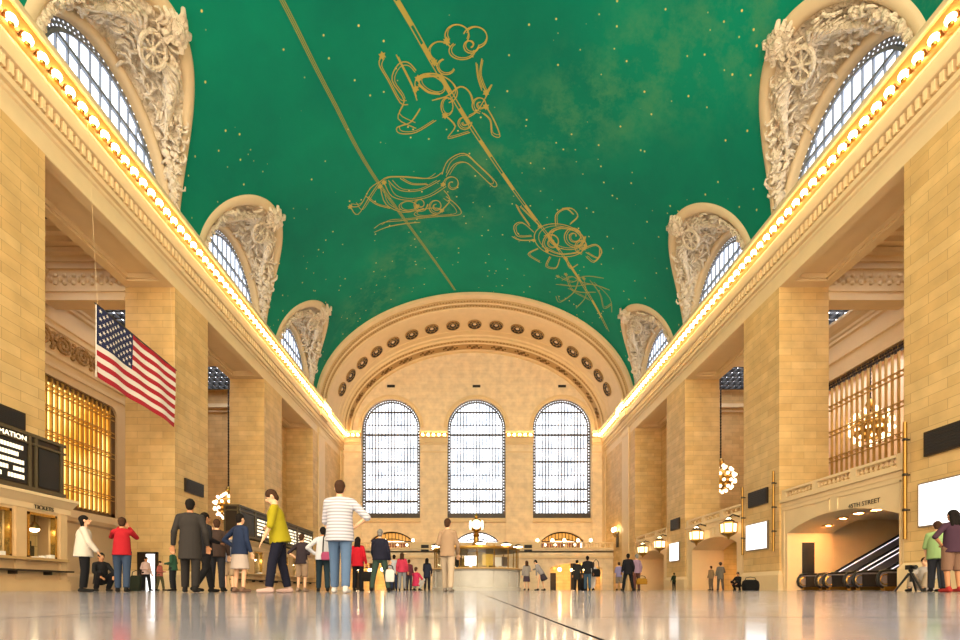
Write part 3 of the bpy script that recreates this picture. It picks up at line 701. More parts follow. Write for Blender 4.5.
    mb.box(out(s,14.9), out(s,15.2), 9, 51, 0, 22)
    mb.box(out(s,3.0), out(s,15), 50, 50.4, 0, 22); mb.box(out(s,3.02), out(s,3.3), 50.4, 53.7, 0, 22); mb.box(out(s,3.0), out(s,15), 9, 9.4, 0, 22)
    struct(mb.build('wall_%s_outer' % SIDE[s], M['stone']))
    mb = MB(); mb.box(out(s,3.0), out(s,15), 49.6, 50.05, 19.3, 19.7); mb.box(out(s,3.0), out(s,15), 49.75, 50.05, 18.9, 19.0); mb.build('wall_ledge', M['stone_plain'], wb)
    sky = [(12, 15.0), (21.0, 26.6), (30.2, 39.2), (42.6, 49.4)]
    mb = MB()
    X0, X1 = 3.5, 10.4
    yy = [9] + [q for ab in sky for q in ab] + [51]
    for k in range(0, len(yy), 2): mb.box(out(s,3.0), out(s,15), yy[k], yy[k+1], 21.25, 21.6)
    for a, b in sky:
        mb.box(out(s,3.0), out(s,X0), a, b, 21.25, 21.6); mb.box(out(s,X1), out(s,15), a, b, 21.25, 21.6)
    struct(mb.build('ceiling_%s_aisle' % SIDE[s], M['stone_plain']))
    for n_, (a, b) in enumerate(sky):
        if n_ == 0: continue
        wn = MB()
        for k in range(12): wn.box(out(s, X0+(X1-X0)*k/11-.06), out(s, X0+(X1-X0)*k/11+.06), a, b, 21.15, 21.5)
        kk = int((b-a)/.9)
        for k in range(kk+1): wn.box(out(s,X0), out(s,X1), a+(b-a)*k/kk-.08, a+(b-a)*k/kk+.08, 21.1, 21.45)
        o = struct(wn.build('window_%d' % ((20 if s < 0 else 30) + n_), M['black']))
        pn = MB(); pn.quad((out(s,X0), a, 21.48), (out(s,X1), a, 21.48), (out(s,X1), b, 21.48), (out(s,X0), b, 21.48)); pn.build('pane', M['pane_sky'], o)

# ---- cornice bulbs
def bulb_mesh():
    mb = MB(); mb.sphere((0,0,0), .185, 10, 7); mb.mi = 1
    mb.lathe([(.09,-.26), (.11,-.18), (.10,-.13)], (0,0,0), 8)
    o = mb.build('cornice_bulb', [M['bulb'], M['brass']], smooth=1.0)
    me = o.data; bpy.data.objects.remove(o); return me
BULB = bulb_mesh()
LBL = {-1: ('round lit bulb in the long cornice row on the flag side', 'bulbs along the flag side cornice'),
       1: ('round lit bulb in the long cornice row on the escalator side', 'bulbs along the escalator side cornice'),
       0: ('round lit bulb on a capital between the arched end windows', 'bulbs on the end wall capitals')}
def bulb(loc, k):
    o = link('cornice_bulb', BULB); o.location = loc
    tag(o, LBL[k][0], 'light bulb', LBL[k][1])
for s in (-1, 1):
    y = 16.5
    while y < END - .6:
        brk = 55.2 < y < 57.7
        bulb((out(s, -.74 if brk else -.54), y, 21.66), s); y += .65

# ---- lunettes: splayed relief hood between the vault's cut and an arched window
WIN_R, WIN_Z, WIN_X = 4.2, 23.0, 19.35
ORD = {(-1,0): 'nearest the camera above the flag', (-1,1): 'second along the flag side', (-1,2): 'flag side, next to the end arch',
       (1,0): 'nearest the camera above the street arch', (1,1): 'second along the escalator side', (1,2): 'escalator side, next to the end arch'}
wn_no = 4
for s in (-1, 1):
    for i, c in enumerate(LUN[s]):
        root = thing('relief_lunette', (XC + s*18.2, c, 22.5), 'cream relief hood over lunette window, ' + ORD[(s, i)], 'lunette')
        def rim(t, grow=1.0):
            th = RIM_T*grow*max(0, math.sin(t))**.96
            return vault_pt(th if s > 0 else PI - th, c - RIM_W*grow*math.cos(t))
        def win(t, r=WIN_R, x=WIN_X): return Vector((XC + s*x, c - r*math.cos(t), WIN_Z + r*math.sin(t) - (0 if 0 < t < PI else 0)))
        K, J = 110, 44
        TT = [PI*k/K for k in range(K+1)]
        mb = MB(); rings = []
        for k, t in enumerate(TT):
            row = []
            a, b = win(t, WIN_R + .3, WIN_X - .1), rim(t, .95)
            for j in range(J+1):
                q = j / J
                p = a.lerp(b, q)
                bulge = math.sin(PI*q) * .35
                e = min(1, min(q, 1-q) * 6) * min(1, math.sin(t)*3)
                m1 = noise.turbulence(p*.55 + Vector((3*i, s*7, 0)), 4, False)
                m2 = abs(noise.noise(p*1.9 + Vector((0, i*3, 0))))
                m3 = noise.turbulence(p*1.7 + Vector((i*2, 0, s*3)), 3, True)
                h = e * (.5*m1 + .35*m2 + .28*m3)
                row.append(p + Vector((s*.5, 0, .8)).normalized()*bulge*.6 - Vector((s*.75, 0, .65))*h*.75)
            rings.append(row)
        mb.loft(rings, False)
        mb.build('relief_surface', M['relief'], root, 1.2)
        mb = MB()                                       # flat rim moulding on the vault
        R1 = []
        for t in TT:
            pts = []
            for g, off in ((.935, -.05), (.945, .14), (.97, .20), (1.005, .18), (1.025, .10), (1.035, -.15)):
                p = rim(t, g); n = Vector(((p.x-XC)/VA**2, 0, max(0, p.z-VZ)/VB**2)).normalized()
                pts.append(p - n*off)
            R1.append(pts)
        mb.loft(R1, False); mb.build('rim_moulding', M['relief_rim'], root, .9)
        mb = MB()                                       # arch moulding round the window
        mb.loft([[win(t, WIN_R + rr, WIN_X - xx) for rr, xx in ((.5, .0), (.52, .35), (.40, .5), (.18, .5), (.05, .38), (0, .2), (0, -.2))] for t in TT], False)
        mb.build('window_moulding', M['relief_rim'], root, .9)
        # raised ornament: cartouche at the crown, wheel, wings and garlands on the hood
        g_ = random.Random(50 + i + (s > 0)*10)
        def hood(t, q, lift):
            p = win(t, WIN_R + .3, WIN_X - .1).lerp(rim(t, .95), q)
            return p - Vector((s*.75, 0, .65))*lift
        mb = MB(); tip = rim(PI/2, .99)
        for k in range(16):
            a = 2*PI*k/16; L = g_.uniform(.5, 1.0)
            d = Vector((0, math.cos(a), 0)) + Vector((-s*.7, 0, .55))*math.sin(a)
            up = Vector((-s*.35, 0, -.95)); p0 = tip + Vector((0, 0, -.15))
            mb.tube([p0, p0 + d*L*.45 + up*.25, p0 + d*L*.85 + up*.32, p0 + d*L + up*.1, p0 + d*L*.9 - up*.02], [.20, .19, .15, .11, .05], 6)
        mb.sphere(tip + Vector((-s*.1, 0, -.35)), .42, 10, 8, (1, 1.3, .8))
        mb.build('cartouche', M['relief'], root, 1.0)
        mb = MB(); wc = hood(PI/2, .55, .75); ax = Vector((s*.75, 0, .65)).normalized(); u = Vector((0,1,0)); v = ax.cross(u)
        ring = [wc + (u*math.cos(2*PI*k/20) + v*math.sin(2*PI*k/20))*.72 for k in range(20)]
        mb.tube(ring, .12, 6, True)
        for k in range(8):
            a = 2*PI*k/8; mb.tube([wc, wc + (u*math.cos(a) + v*math.sin(a))*.7], .06, 5)
        mb.sphere(wc, .18, 8, 6); mb.build('winged_wheel', M['relief'], root, 1.0)
        for sg in (-1, 1):
            mb = MB()
            for k in range(9):
                t0 = PI/2 + sg*(.12 + .03*k); t1 = PI/2 + sg*(.42 + .055*k)
                mb.tube([hood(t0, .60, .45), hood((t0+t1)/2, .78 - .05*k, .62), hood(t1, .84 - .075*k, .4)], [.13, .12, .04], 6)
            mb.build('wing', M['relief'], root, 1.0)
        mb = MB()
        for k in range(150):
            t = PI*g_.uniform(.13, .87); q = g_.uniform(.14, .86); a = g_.uniform(0, 2*PI); L = g_.uniform(.25, .6)
            p0 = hood(t, q, .30); e1 = (hood(t+.02, q, .30) - p0).normalized(); e2 = (hood(t, q+.05, .30) - p0).normalized()
            d = e1*math.cos(a) + e2*math.sin(a); c_ = e1*math.cos(a+1.3) + e2*math.sin(a+1.3); up = -Vector((s*.75, 0, .65))
            mb.tube([p0, p0 + d*L*.5 + up*.12, p0 + d*L*.9 + c_*L*.25 + up*.16, p0 + d*L + c_*L*.6 + up*.08, p0 + d*L*.7 + c_*L*.8 + up*.02], [.05, .09, .08, .06, .03], 5)
        mb.build('scrollwork', M['relief'], root, 1.0)
        for sg in (-1, 1):
            mb = MB()
            for k in range(26):
                t = PI/2 + sg*(.62 + .030*k); q = .5 + .28*math.sin(k*1.9) * (1 - k/40)
                p = hood(t, q, .35)
                mb.sphere(p, g_.uniform(.12, .26), 7, 5, (1, g_.uniform(.7, 1.6), g_.uniform(.8, 1.4)))
                p2 = hood(t + sg*.05, q + g_.uniform(-.2, .2), .42)
                mb.tube([p, p.lerp(p2, .5) - Vector((s*.2, 0, .2)), p2], [.11, .09, .04], 5)
            mb.build('garland', M['relief'], root, 1.0)
        # window
        mb = MB(); px = XC + s*(WIN_X + .12)
        T2 = [PI*k/40 for k in range(41)]
        mb.loft([[Vector((px - s*.10, c - r_*math.cos(t), WIN_Z + r_*math.sin(t))) for r_ in (WIN_R+.1, WIN_R-.42)] for t in T2], False)
        mb.loft([[Vector((px - s*x_, c - r_*math.cos(t), WIN_Z + r_*math.sin(t))) for r_, x_ in ((WIN_R-.36, .1), (WIN_R-.36, .22), (WIN_R-.48, .22), (WIN_R-.48, .1))] for t in T2], False)
        mb.box(px-s*.2, px, c-WIN_R, c+WIN_R, WIN_Z-.9, WIN_Z-.7)
        n = 13
        for k in range(1, n):
            yy_ = c - WIN_R + 2*WIN_R*k/n; zt_ = WIN_Z + math.sqrt(max(.01, (WIN_R-.4)**2 - (yy_-c)**2)) if abs(yy_-c) < WIN_R-.4 else WIN_Z
            mb.box(px-s*.14, px-s*.02, yy_-.026, yy_+.026, WIN_Z-.8, zt_)
        for zz in (WIN_Z+.1, WIN_Z + 2.35):
            h = math.sqrt(max(0, (WIN_R-.4)**2 - (zz-WIN_Z)**2)); mb.box(px-s*.18, px-s*.02, c-h, c+h, zz-.08, zz+.08)
        wo = struct(mb.build('window_%d' % wn_no, M['iron_blue'])); wn_no += 1
        mb = MB()                                       # pierced border: small lit squares in the dark band
        for k in range(40):
            t = PI*(k+.5)/40
            for r_ in (WIN_R-.1, WIN_R-.27):
                a = Vector((px-s*.13, c-r_*math.cos(t), WIN_Z+r_*math.sin(t))); d1 = Vector((0, math.sin(t), math.cos(t)))*.032; d2 = Vector((0, -math.cos(t), math.sin(t)))*.032
                mb.quad(a-d1-d2, a+d1-d2, a+d1+d2, a-d1+d2)
        mb.build('pierced_border', M['pane_lun'], wo)
        mb = MB(); ring = [Vector((px + s*.02, c-WIN_R*math.cos(t), WIN_Z+WIN_R*math.sin(t))) for t in T2]
        mb.add([Vector((px+s*.02, c+WIN_R, WIN_Z-.9))] + ring[::-1] + [Vector((px+s*.02, c-WIN_R, WIN_Z-.9))], [tuple(range(43))])
        mb.build('pane', M['pane_lun'], wo)

# ---- deep arch in front of the end wall
AP = [(55.5,-.4,0),(55.5,.30,0),(55.75,.36,0),(56.2,.36,1),(56.25,.46,1),(56.8,.48,0),(56.85,.6,1),(57.5,.6,0),(57.6,.74,0),(58.5,.78,0),(58.6,.68,0),(59.6,.70,0),(59.65,.66,0),(62.4,.72,0),(62.45,.78,0),
      (63.3,.80,0),(63.4,.98,0),(63.8,1.0,0),(64.0,1.2,1),(64.5,1.24,0),(64.6,1.4,2),(65.9,1.46,0),(65.95,1.66,0),(66.42,1.7,0)]
mb = MB(); NA = 120
for (ya, da, mi), (yb, db, _) in zip(AP, AP[1:]):
    mb.mi = mi
    mb.loft([[vault_pt(PI*k/NA, ya, VA-da, VB-da), vault_pt(PI*k/NA, yb, VA-db, VB-db)] for k in range(NA+1)], False)
arch = struct(mb.build('trim_5', [M['stone_plain'], M['carve'], M['tan_marble']], smooth=.5))
def rosette(r, th, y, d, name='rosette'):
    p = vault_pt(th, y, VA-d, VB-d); n = -Vector((math.cos(th)/VA, 0, math.sin(th)/VB)).normalized()
    u = Vector((0,1,0)); v = n.cross(u)
    mb = MB()
    def ring(r0, h0, r1, h1, mi):
        mb.mi = mi
        mb.loft([[p + (u*math.cos(2*PI*k/18)*1.12 + v*math.sin(2*PI*k/18))*r0 + n*h0 for k in range(18)], [p + (u*math.cos(2*PI*k/18)*1.12 + v*math.sin(2*PI*k/18))*r1 + n*h1 for k in range(18)]], True)
    ring(r, 0, r*.98, .12, 0); ring(r*.98, .12, r*.88, .12, 0); ring(r*.88, .12, r*.86, .03, 1); ring(r*.86, .03, r*.58, .02, 1); ring(r*.58, .02, r*.57, .08, 0); ring(r*.57, .08, r*.48, .08, 0)
    ring(r*.48, .08, r*.47, .02, 1); ring(r*.47, .02, r*.26, .02, 1); ring(r*.26, .02, .001, .16, 2)
    for k in range(8):
        a = 2*PI*(k+.5)/8; mb.mi = 0; mb.sphere(p + (u*math.cos(a)*1.12 + v*math.sin(a))*r*.72 + n*.03, r*.08, 6, 5)
    mb.build(name, [M['frieze'], M['panel'], M['relief_rim']], arch, .7)
for k in range(17):
    rosette(.92, PI*(.105 + .79*k/16), 61.0, .70)
mb = MB()                                               # beads and knots on the mouldings
for k in range(150):
    th = PI*(.03 + .94*k/149)
    mb.sphere(vault_pt(th, 56.5, VA-.42, VB-.42), .13, 6, 5); mb.sphere(vault_pt(th, 57.2, VA-.55, VB-.55), .15, 6, 5)
for k in range(110):
    th = PI*(.03 + .94*k/109); mb.sphere(vault_pt(th, 64.25, VA-1.15, VB-1.15), .16, 6, 5)
mb.build('bead_course', M['frieze'], arch, 1.0)
mb = MB()
for k in range(15):
    th0 = PI*(.07 + .86*k/14)
    for q in range(-3, 4):
        th = th0 + q*.018
        mb.sphere(vault_pt(th, 65.25 + .28*math.sin(q*2.1), VA-1.42, VB-1.42), .24 - .03*abs(q), 7, 5)
mb.build('leaf_knots', M['dark_carve'], arch, 1.0)

# ---- end wall with three tall arched windows, three low arches on the balcony
WC = [-11.16, .92, 13.0]; WR = 4.1; WB = 10.15; WS = 22.9
holes = []; us = [FX[-1]-.2, FX[1]+.2] + [FX[-1] + (FX[1]-FX[-1])*k/60 for k in range(61)]
for c in WC:
    holes.append(dict(u0=c-WR, u1=c+WR, zb=WB, zt=semi(c, WR, WS))); us += spread(c, WR, 28)
DC = [-11.1, 1.0, 13.1]; DW = 3.0
for c in DC:
    holes.append(dict(u0=c-DW, u1=c+DW, zb=5.1, zt=seg(c, DW, 7.0, 1.25))); us += spread(c, DW, 14)
def wall_top(u):
    e = 1 - ((u-XC)/(VA-1.5))**2
    return max(22.4, VZ + (VB-1.5)*math.sqrt(max(0, e)))
mb = MB(); perforated(mb, us, holes, 0, wall_top, lambda u, z: Vector((u, END, z)), (0, .7, 0))
wall_end = struct(mb.build('wall_end', M['stone_light']))
mb = MB()
for (a, b) in ((-7.0, -3.2), (5.05, 8.85)): mb.box(a, b, END-.3, END+.1, 5.1, 20.6)
for (a, b) in ((FX[-1], -15.35), (17.2, FX[1])): mb.box(a, b, END-.3, END+.1, 5.1, 20.6)
mb.build('pilaster', M['stone_light'], wall_end)
mb = MB()
for (a, b) in ((-7.0, -3.2), (5.05, 8.85), (FX[-1], -15.35), (17.2, FX[1])):
    mb.box(a-.03, b+.03, END-.36, END+.05, 19.3, 19.5); mb.box(a-.05, b+.05, END-.42, END+.05, 20.4, 20.7); mb.box(a-.08, b+.08, END-.55, END+.05, 20.7, 21.3); mb.box(a-.1, b+.1, END-.85, END+.05, 21.3, 21.45); mb.box(a-.1, b+.1, END-.5, END+.05, 21.45, 22.35)
mb.build('capital', M['stone_plain'], wall_end)
for (a, b) in ((-7.0, -3.2), (5.05, 8.85), (FX[-1], -15.35), (17.2, FX[1])):
    mb = MB(); mb.box(a-.1, b+.1, END-.54, END-.49, 21.46, 22.0); mb.build('gilded_plate', M['gilt_cove'], wall_end)
mb = MB()
for c in WC:
    mb.box(c-WR-.1, c+WR+.1, END-.45, END+.3, 9.55, 9.75); mb.box(c-WR-.05, c+WR+.05, END-.3, END+.3, 9.75, 10.12)
    mb.loft([[Vector((c - rr*math.cos(PI*k/32), END - yy_, WS + rr*math.sin(PI*k/32))) for rr, yy_ in ((WR+.55, 0), (WR+.55, .12), (WR+.3, .12), (WR+.22, .04), (WR, .02))] for k in range(33)], False)
mb.build('window_surround', M['stone_plain'], wall_end)
for c in WC:
    mb = MB(); mb.box(c-.55, c+.55, END-.06, END+.02, 28.6, 28.95); mb.build('vent', M['panel'], wall_end)
for (a, b, n) in ((-7.0, -3.2, 5), (5.05, 8.85, 5), (FX[-1]+.5, -15.35, 3), (17.2, FX[1]-.3, 3)):
    for k in range(n): bulb((a + (b-a)*(k+.5)/n, END-.72, 21.68), 0)
for i, c in enumerate(WC):
    mb = MB(); Y = END + .45
    T2 = [PI*k/36 for k in range(37)]
    def outline(w, zb): return [(c+w, zb)] + [(c + w*math.cos(t), WS + w*math.sin(t)) for t in T2] + [(c-w, zb)]
    oa, ob = outline(WR, WB), outline(WR-.46, WB+.5)
    mb.loft([[Vector((p[0], Y-.05, p[1])), Vector((q[0], Y-.05, q[1])), Vector((q[0], Y+.1, q[1]))] for p, q in zip(oa, ob)], False)
    mb.box(c-WR, c+WR, Y-.14, Y+.1, WB, WB+.75)
    frame = struct(mb.build('window_%d' % (i+1), M['bronze_win']))
    mb = MB()
    n = 16
    for k in range(1, n):
        x = c - (WR-.46) + 2*(WR-.46)*k/n; top = WS + math.sqrt(max(0, (WR-.4)**2 - (x-c)**2)); w_ = .065
        mb.box(x-w_, x+w_, Y-.10, Y+.02, WB+.5, top)
    for zz, h in ((12.55, .16), (14.3, .12), (16.3, .05), (18.2, .12), (20.1, .05), (22.0, .13), (23.4, .05), (25.2, .10)):
        e = (WR-.4) if zz < WS else math.sqrt((WR-.4)**2 - (zz-WS)**2)
        mb.box(c-e, c+e, Y-.13, Y+.02, zz-h, zz+h)
    mb.build('glazing_bars', M['bronze_win'], frame)
    mb = MB()
    per = outline(WR-.22, WB+.5); acc = 0
    for (p, q) in zip(per, per[1:]):
        L = math.hypot(q[0]-p[0], q[1]-p[1]); m_ = max(1, round(L/.42))
        for k in range(m_):
            f = (k+.5)/m_; x, z = p[0]+(q[0]-p[0])*f, p[1]+(q[1]-p[1])*f
            mb.box(x-.055, x+.055, Y-.09, Y-.04, z-.06, z+.06)
    mb.build('pierced_border', M['pane'], frame)
    mb = MB(); pg = outline(WR-.05, WB); mb.add([Vector((x, Y+.08, z)) for x, z in pg], [tuple(range(len(pg)))]); mb.build('pane', M['pane'], frame)
# low arches on the balcony
for i, c in enumerate(DC):
    Y = END + .5; zt_ = seg(c, DW, 7.0, 1.25); top2 = seg(c, DW-.15, 6.6, .95)
    U = [c - DW + 2*DW*k/20 for k in range(21)]
    mb = MB()
    mb.tube([(u, Y, zt_(u)-.08) for u in U], .10, 6); mb.tube([(u, Y, max(6.9, zt_(u)-1.0)) for u in U], .07, 6)
    for k in range(13):
        u = c - DW + .1 + (2*DW-.2)*k/12; mb.box(u-.04, u+.04, Y-.05, Y+.05, (5.1 if k % 3 == 0 else max(6.9, zt_(u)-1.0)), zt_(u)-.02)
    mb.box(c-DW, c+DW, Y-.06, Y+.06, 5.9, 5.98)
    d = struct(mb.build('door_%d' % (i+1), M['bronze']))
    mb = MB(); mb.box(c-DW, c+DW, Y+.3, Y+.36, 6.95, 8.3); mb.build('transom_panel', M['pane'] if i == 1 else M['ochre_lit'], d)
    mb = MB()
    mb.box(c-DW, c+DW, Y+1.6, Y+1.7, 5.1, 7.0); mb.box(c-DW-.1, c+DW+.1, Y+.3, Y+1.7, 4.95, 5.1)
    mb.build('back_panel', M['pane'] if i == 1 else M['dark_red'], d)
    if i != 1:
        mb = MB()
        for k in range(4): mb.sphere((c-2.2+1.4*k, Y+1.0, 6.5), .16, 8, 6)
        mb.build('table_lights', M['lamp'], d, 1.0)

# ---- balcony before the end wall
BY = 61.5
holes = []; us = [FX[-1], FX[1]]
OPEN = [(-13.2, 3.4), (13.9, 3.4)]
for c, w in OPEN:
    holes.append(dict(u0=c-w, u1=c+w, zb=0, zt=seg(c, w, 2.9, .65), door=1)); us += spread(c, w, 16)
mb = MB(); perforated(mb, us, holes, 0, 5.45, lambda u, z: Vector((u, BY, z)), (0, .9, 0))
wbal = struct(mb.build('floor_balcony', M['stone_light']))
mb = MB(); mb.box(FX[-1], FX[1], BY, END, 4.9, 5.1); mb.build('balcony_floor', M['stone_plain'], wbal)
mb = MB(); mb.box(FX[-1], FX[1], BY-.28, BY+.02, 4.15, 4.32); mb.box(FX[-1], FX[1], BY-.16, BY+.02, 4.32, 4.42); mb.box(FX[-1], FX[1], BY-.12, BY+.02, 5.3, 5.45)
SEGS = [(-17.6,-15.0), (-14.7,-11.5), (-11.2,-7.9), (9.1,12.4), (12.7,16.0), (16.3,18.6)]
edges = [FX[-1]] + [q for ab in SEGS for q in ab] + [FX[1]]
for k in range(0, len(edges), 2): mb.box(edges[k], edges[k+1], BY-.05, BY+.35, 5.45, 6.25)
mb.build('parapet', M['stone_plain'], wbal)
mb = MB()
for x in (-5.9, 7.6): mb.box(x-.5, x+.5, BY-.1, BY-.04, 5.0, 5.9)
mb.build('plaque', M['panel'], wbal)
mb = MB()
mb.box(FX[-1], FX[1], END-.1, END-.02, 0, 4.9); mb.build('passage_back', M['yellow_wall'], wbal)
for c, w in OPEN:
    mb = MB(); mb.box(c-.3, c+.3, BY+1.5, BY+2.1, 0, 3.6); mb.box(c+1.6, c+2.6, END-.25, END-.12, 0, 2.4); mb.box(c-2.8, c-1.8, END-.25, END-.12, 0, 2.4)
    mb.build('passage_column', M['bronze'], wbal)
BAL_ME = {}
def baluster_mesh(h, fat=.075):
    k = (round(h, 2), fat)
    if k not in BAL_ME:
        mb = MB(); mb.lathe([(fat*.9,0),(fat*.9,h*.08),(fat*.5,h*.12),(fat*.6,h*.2),(fat*1.15,h*.38),(fat*.7,h*.62),(fat*.5,h*.82),(fat*.9,h*.88),(fat*.9,h)], (0,0,0), 8)
        o = mb.build('baluster', M['stone_plain'], smooth=1.0); BAL_ME[k] = o.data; bpy.data.objects.remove(o)
    return BAL_ME[k]
def balustrade(p0, p1, z0, z1, pitch, label, fat=.075, group=None):
    p0, p1 = Vector(p0), Vector(p1); L = (p1-p0).length; d = (p1-p0)/L; n = Vector((-d.y, d.x, 0))
    r = thing('balustrade', ((p0.x+p1.x)/2, (p0.y+p1.y)/2, z0), label, 'balustrade', group)
    for nm, za, zb_, w in (('rail', z1-.13, z1, .2), ('bottom_rail', z0, z0+.10, .18)):
        mb = MB(); a, b = p0 + n*w, p0 - n*w; c, e = p1 - n*w, p1 + n*w
        mb.add([(q.x, q.y, za) for q in (a, b, c, e)] + [(q.x, q.y, zb_) for q in (a, b, c, e)], [(3,2,1,0),(4,5,6,7),(0,1,5,4),(1,2,6,5),(2,3,7,6),(3,0,4,7)])
        mb.build(nm, M['stone_plain'], r)
    k = max(2, int(L/pitch)); me = baluster_mesh(z1-z0-.23, fat)
    for i in range(k):
        q = p0 + d*L*(i+.5)/k
        o = link('baluster', me, r); o.location = (q.x-r.location.x, q.y-r.location.y, .10)
BL = ['innermost on the flag half of the end balcony', 'middle one on the flag half of the end balcony', 'outermost on the flag half of the end balcony']
BLR = ['innermost on the escalator half of the end balcony', 'middle one on the escalator half of the end balcony', 'outermost on the escalator half of the end balcony']
for (a, b), t in zip(SEGS, BL[::-1] + BLR): balustrade((a, BY+.12, 0), (b, BY+.12, 0), 5.45, 6.25, .36, 'cream stone balustrade, ' + t)

# ---- flag side: rear wall with gold window
RW_D = 8.2
s = -1; X = out(-1, RW_D)
def rounded(u0, u1, top, r=.5):
    def f(u):
        e = min(u-u0, u1-u)
        return top if e >= r else top - r + math.sqrt(max(0, r*r - (r-max(0, e))**2))
    return f
def rear_wall(s, u0, u1, zb, zt_, nm, ztop=18.4):
    X = out(s, RW_D)
    us = [18.0, 38.0] + [u0 + .5*(1-math.cos(PI/2*k/8)) for k in range(9)] + [u1 - .5*(1-math.cos(PI/2*k/8)) for k in range(9)]
    mb = MB(); perforated(mb, us, [dict(u0=u0, u1=u1, zb=zb, zt=zt_)], 0 if s < 0 else 4.9, ztop, lambda u, z: Vector((X, u, z)), (s*.5, 0, 0))
    w = struct(mb.build(nm, M['stone_plain']))
    fx = lambda o: X - s*o
    mb = MB(); mb.sweep([(0,18.1),(.12,18.2),(.12,18.4),(.2,18.5),(.2,18.7),(.35,18.9),(.5,19.2),(.55,19.3),(.55,19.5),(-.6,19.6)], 18, 38, fx)
    mb.sweep([(0,16.8),(.12,16.85),(.12,17.05),(0,17.1)], 18, 38, fx)
    mb.build('wall_cornice', M['stone_plain'], w)
    return w
GW = rear_wall(-1, 25.0, 34.75, 5.3, rounded(25.0, 34.75, 13.4, .6), 'wall_left_rear')
mb = MB()
mb.sweep([(0,14.6),(.14,14.66),(.14,14.84),(.05,14.9),(.05,16.3),(.16,16.36),(.16,16.54),(0,16.6)], 18, 38, lambda o: X + o)
mb.sweep([(0,13.9),(.1,13.95),(.1,14.13),(0,14.2)], 18, 38, lambda o: X + o); mb.sweep([(0,4.4),(.28,4.5),(.34,4.75),(.22,5.2),(0,5.25)], 18, 38, lambda o: X + o)
mb.sweep([(0,0),(.2,0),(.2,.9),(.1,1.1),(0,1.1)], 18, 38, lambda o: X + o)
mb.build('string_course', M['stone_plain'], GW)
mb = MB()
for k in range(11):
    yc = 21.0 + 1.5*k; sg = 1 if k % 2 else -1
    pts = []
    for q in range(26):
        a = q*.55; r = .62*(1 - q/30); pts.append((X+.14, yc + sg*r*math.cos(a), 15.6 + r*math.sin(a)))
    mb.tube(pts, [.13 - .002*q for q in range(26)], 6)
    for q in range(5): mb.sphere((X+.1, yc+.75+.1*math.sin(q*2), 15.15+.22*q), .15, 6, 5)
mb.build('scroll_frieze', M['frieze'], GW, 1.0)
def grille(name, s, u0, u1, zb, zt_, nv, hz, bar, glass, mat_bar, border=.35):
    Xg = out(s, RW_D+.25)
    mb = MB(); U = [u0 + .5*(1-math.cos(PI/2*k/8)) for k in range(9)] + [u1 - .5*(1-math.cos(PI/2*k/8)) for k in range(8, -1, -1)]
    inner = lambda u: zt_(u) - border
    mb.loft([[Vector((Xg-s*.05, u, zt_(u))), Vector((Xg-s*.1, min(max(u, u0+border), u1-border), inner(u))), Vector((Xg+s*.1, min(max(u, u0+border), u1-border), inner(u)))] for u in U], False)
    for a, b in ((u0, u0+border), (u1-border, u1)): mb.box(Xg-s*.1, Xg+s*.08, a, b, zb, zt_(u0+.6)-.5)
    mb.box(Xg-s*.1, Xg+s*.08, u0, u1, zb, zb+.3)
    o = struct(mb.build(name, M['frame_brown']))
    bb = MB()
    for k in range(nv):
        u = u0 + border + (u1-u0-2*border)*(k+.5)/nv; bb.box(Xg-s*.16, Xg, u-bar, u+bar, zb+.2, zt_(u)-.1)
    for z in hz:
        for q in (-.16, .16): bb.box(Xg-s*.20, Xg-s*.04, u0+.1, u1-.1, z+q-.03, z+q+.03)
        for k in range(nv):
            u = u0 + border + (u1-u0-2*border)*(k+.5)/nv; bb.box(Xg-s*.23, Xg-s*.14, u-bar*1.2, u+bar*1.2, z-.04, z+.04)
    bb.build('glazing_bars', mat_bar, o)
    pn = MB(); zq = zt_((u0+u1)/2)-.05; pn.quad((Xg+s*.07, u0, zb), (Xg+s*.07, u1, zb), (Xg+s*.07, u1, zq), (Xg+s*.07, u0, zq)); pn.build('pane', glass, o)
    return o
grille('window_10', -1, 25.0, 34.75, 5.3, rounded(25.0, 34.75, 13.4, .6), 23, (6.7, 8.25, 9.8, 11.35, 12.6), .055, M['pane_gold'], M['gold_bar'])

# ---- escalator side: portals, balustrades, the grille window above the street arch
RW = rear_wall(1, 26.0, 36.2, 6.1, rounded(26.0, 36.2, 15.65, .05), 'wall_right_rear')
gr = grille('window_11', 1, 26.0, 36.2, 6.1, rounded(26.0, 36.2, 15.65, .05), 21, (7.8, 9.75, 11.7, 13.65), .032, M['glass'], M['gold_bar'], .3)
mb = MB(); Xg = out(1, RW_D+.1)
for k in range(50):
    y = 26.1 + k*.2; mb.sphere((Xg, y, 15.2), .11, 6, 5, (.5, 1, 1)); mb.sphere((Xg, y+.1, 15.42), .09, 6, 5, (.5, 1, 1))
mb.build('frieze_rosettes', M['bronze'], gr, 1.0)
mb = MB(); xb = out(1, 12.4); xa = out(1, RW_D+.55); q_ = lambda a, b, c, d, z: mb.quad((a, c, z), (b, c, z), (b, d, z), (a, d, z))
mb.quad((xb, 25, 4.9), (xb, 42, 4.9), (xb, 42, 17.2), (xb, 25, 17.2)); mb.quad((xa, 42, 4.9), (xb, 42, 4.9), (xb, 42, 17.2), (xa, 42, 17.2)); mb.quad((xa, 25, 4.9), (xb, 25, 4.9), (xb, 25, 17.2), (xa, 25, 17.2))
q_(xa, out(1,9.0), 25, 42, 17.2); q_(out(1,12.0), xb, 25, 42, 17.2)
q_(xa, xb, 25, 42, 4.9)
struct(mb.build('wall_corridor', plain('corridor_stone', '#e2c09c', .6, var=.15, vscale=.6)))

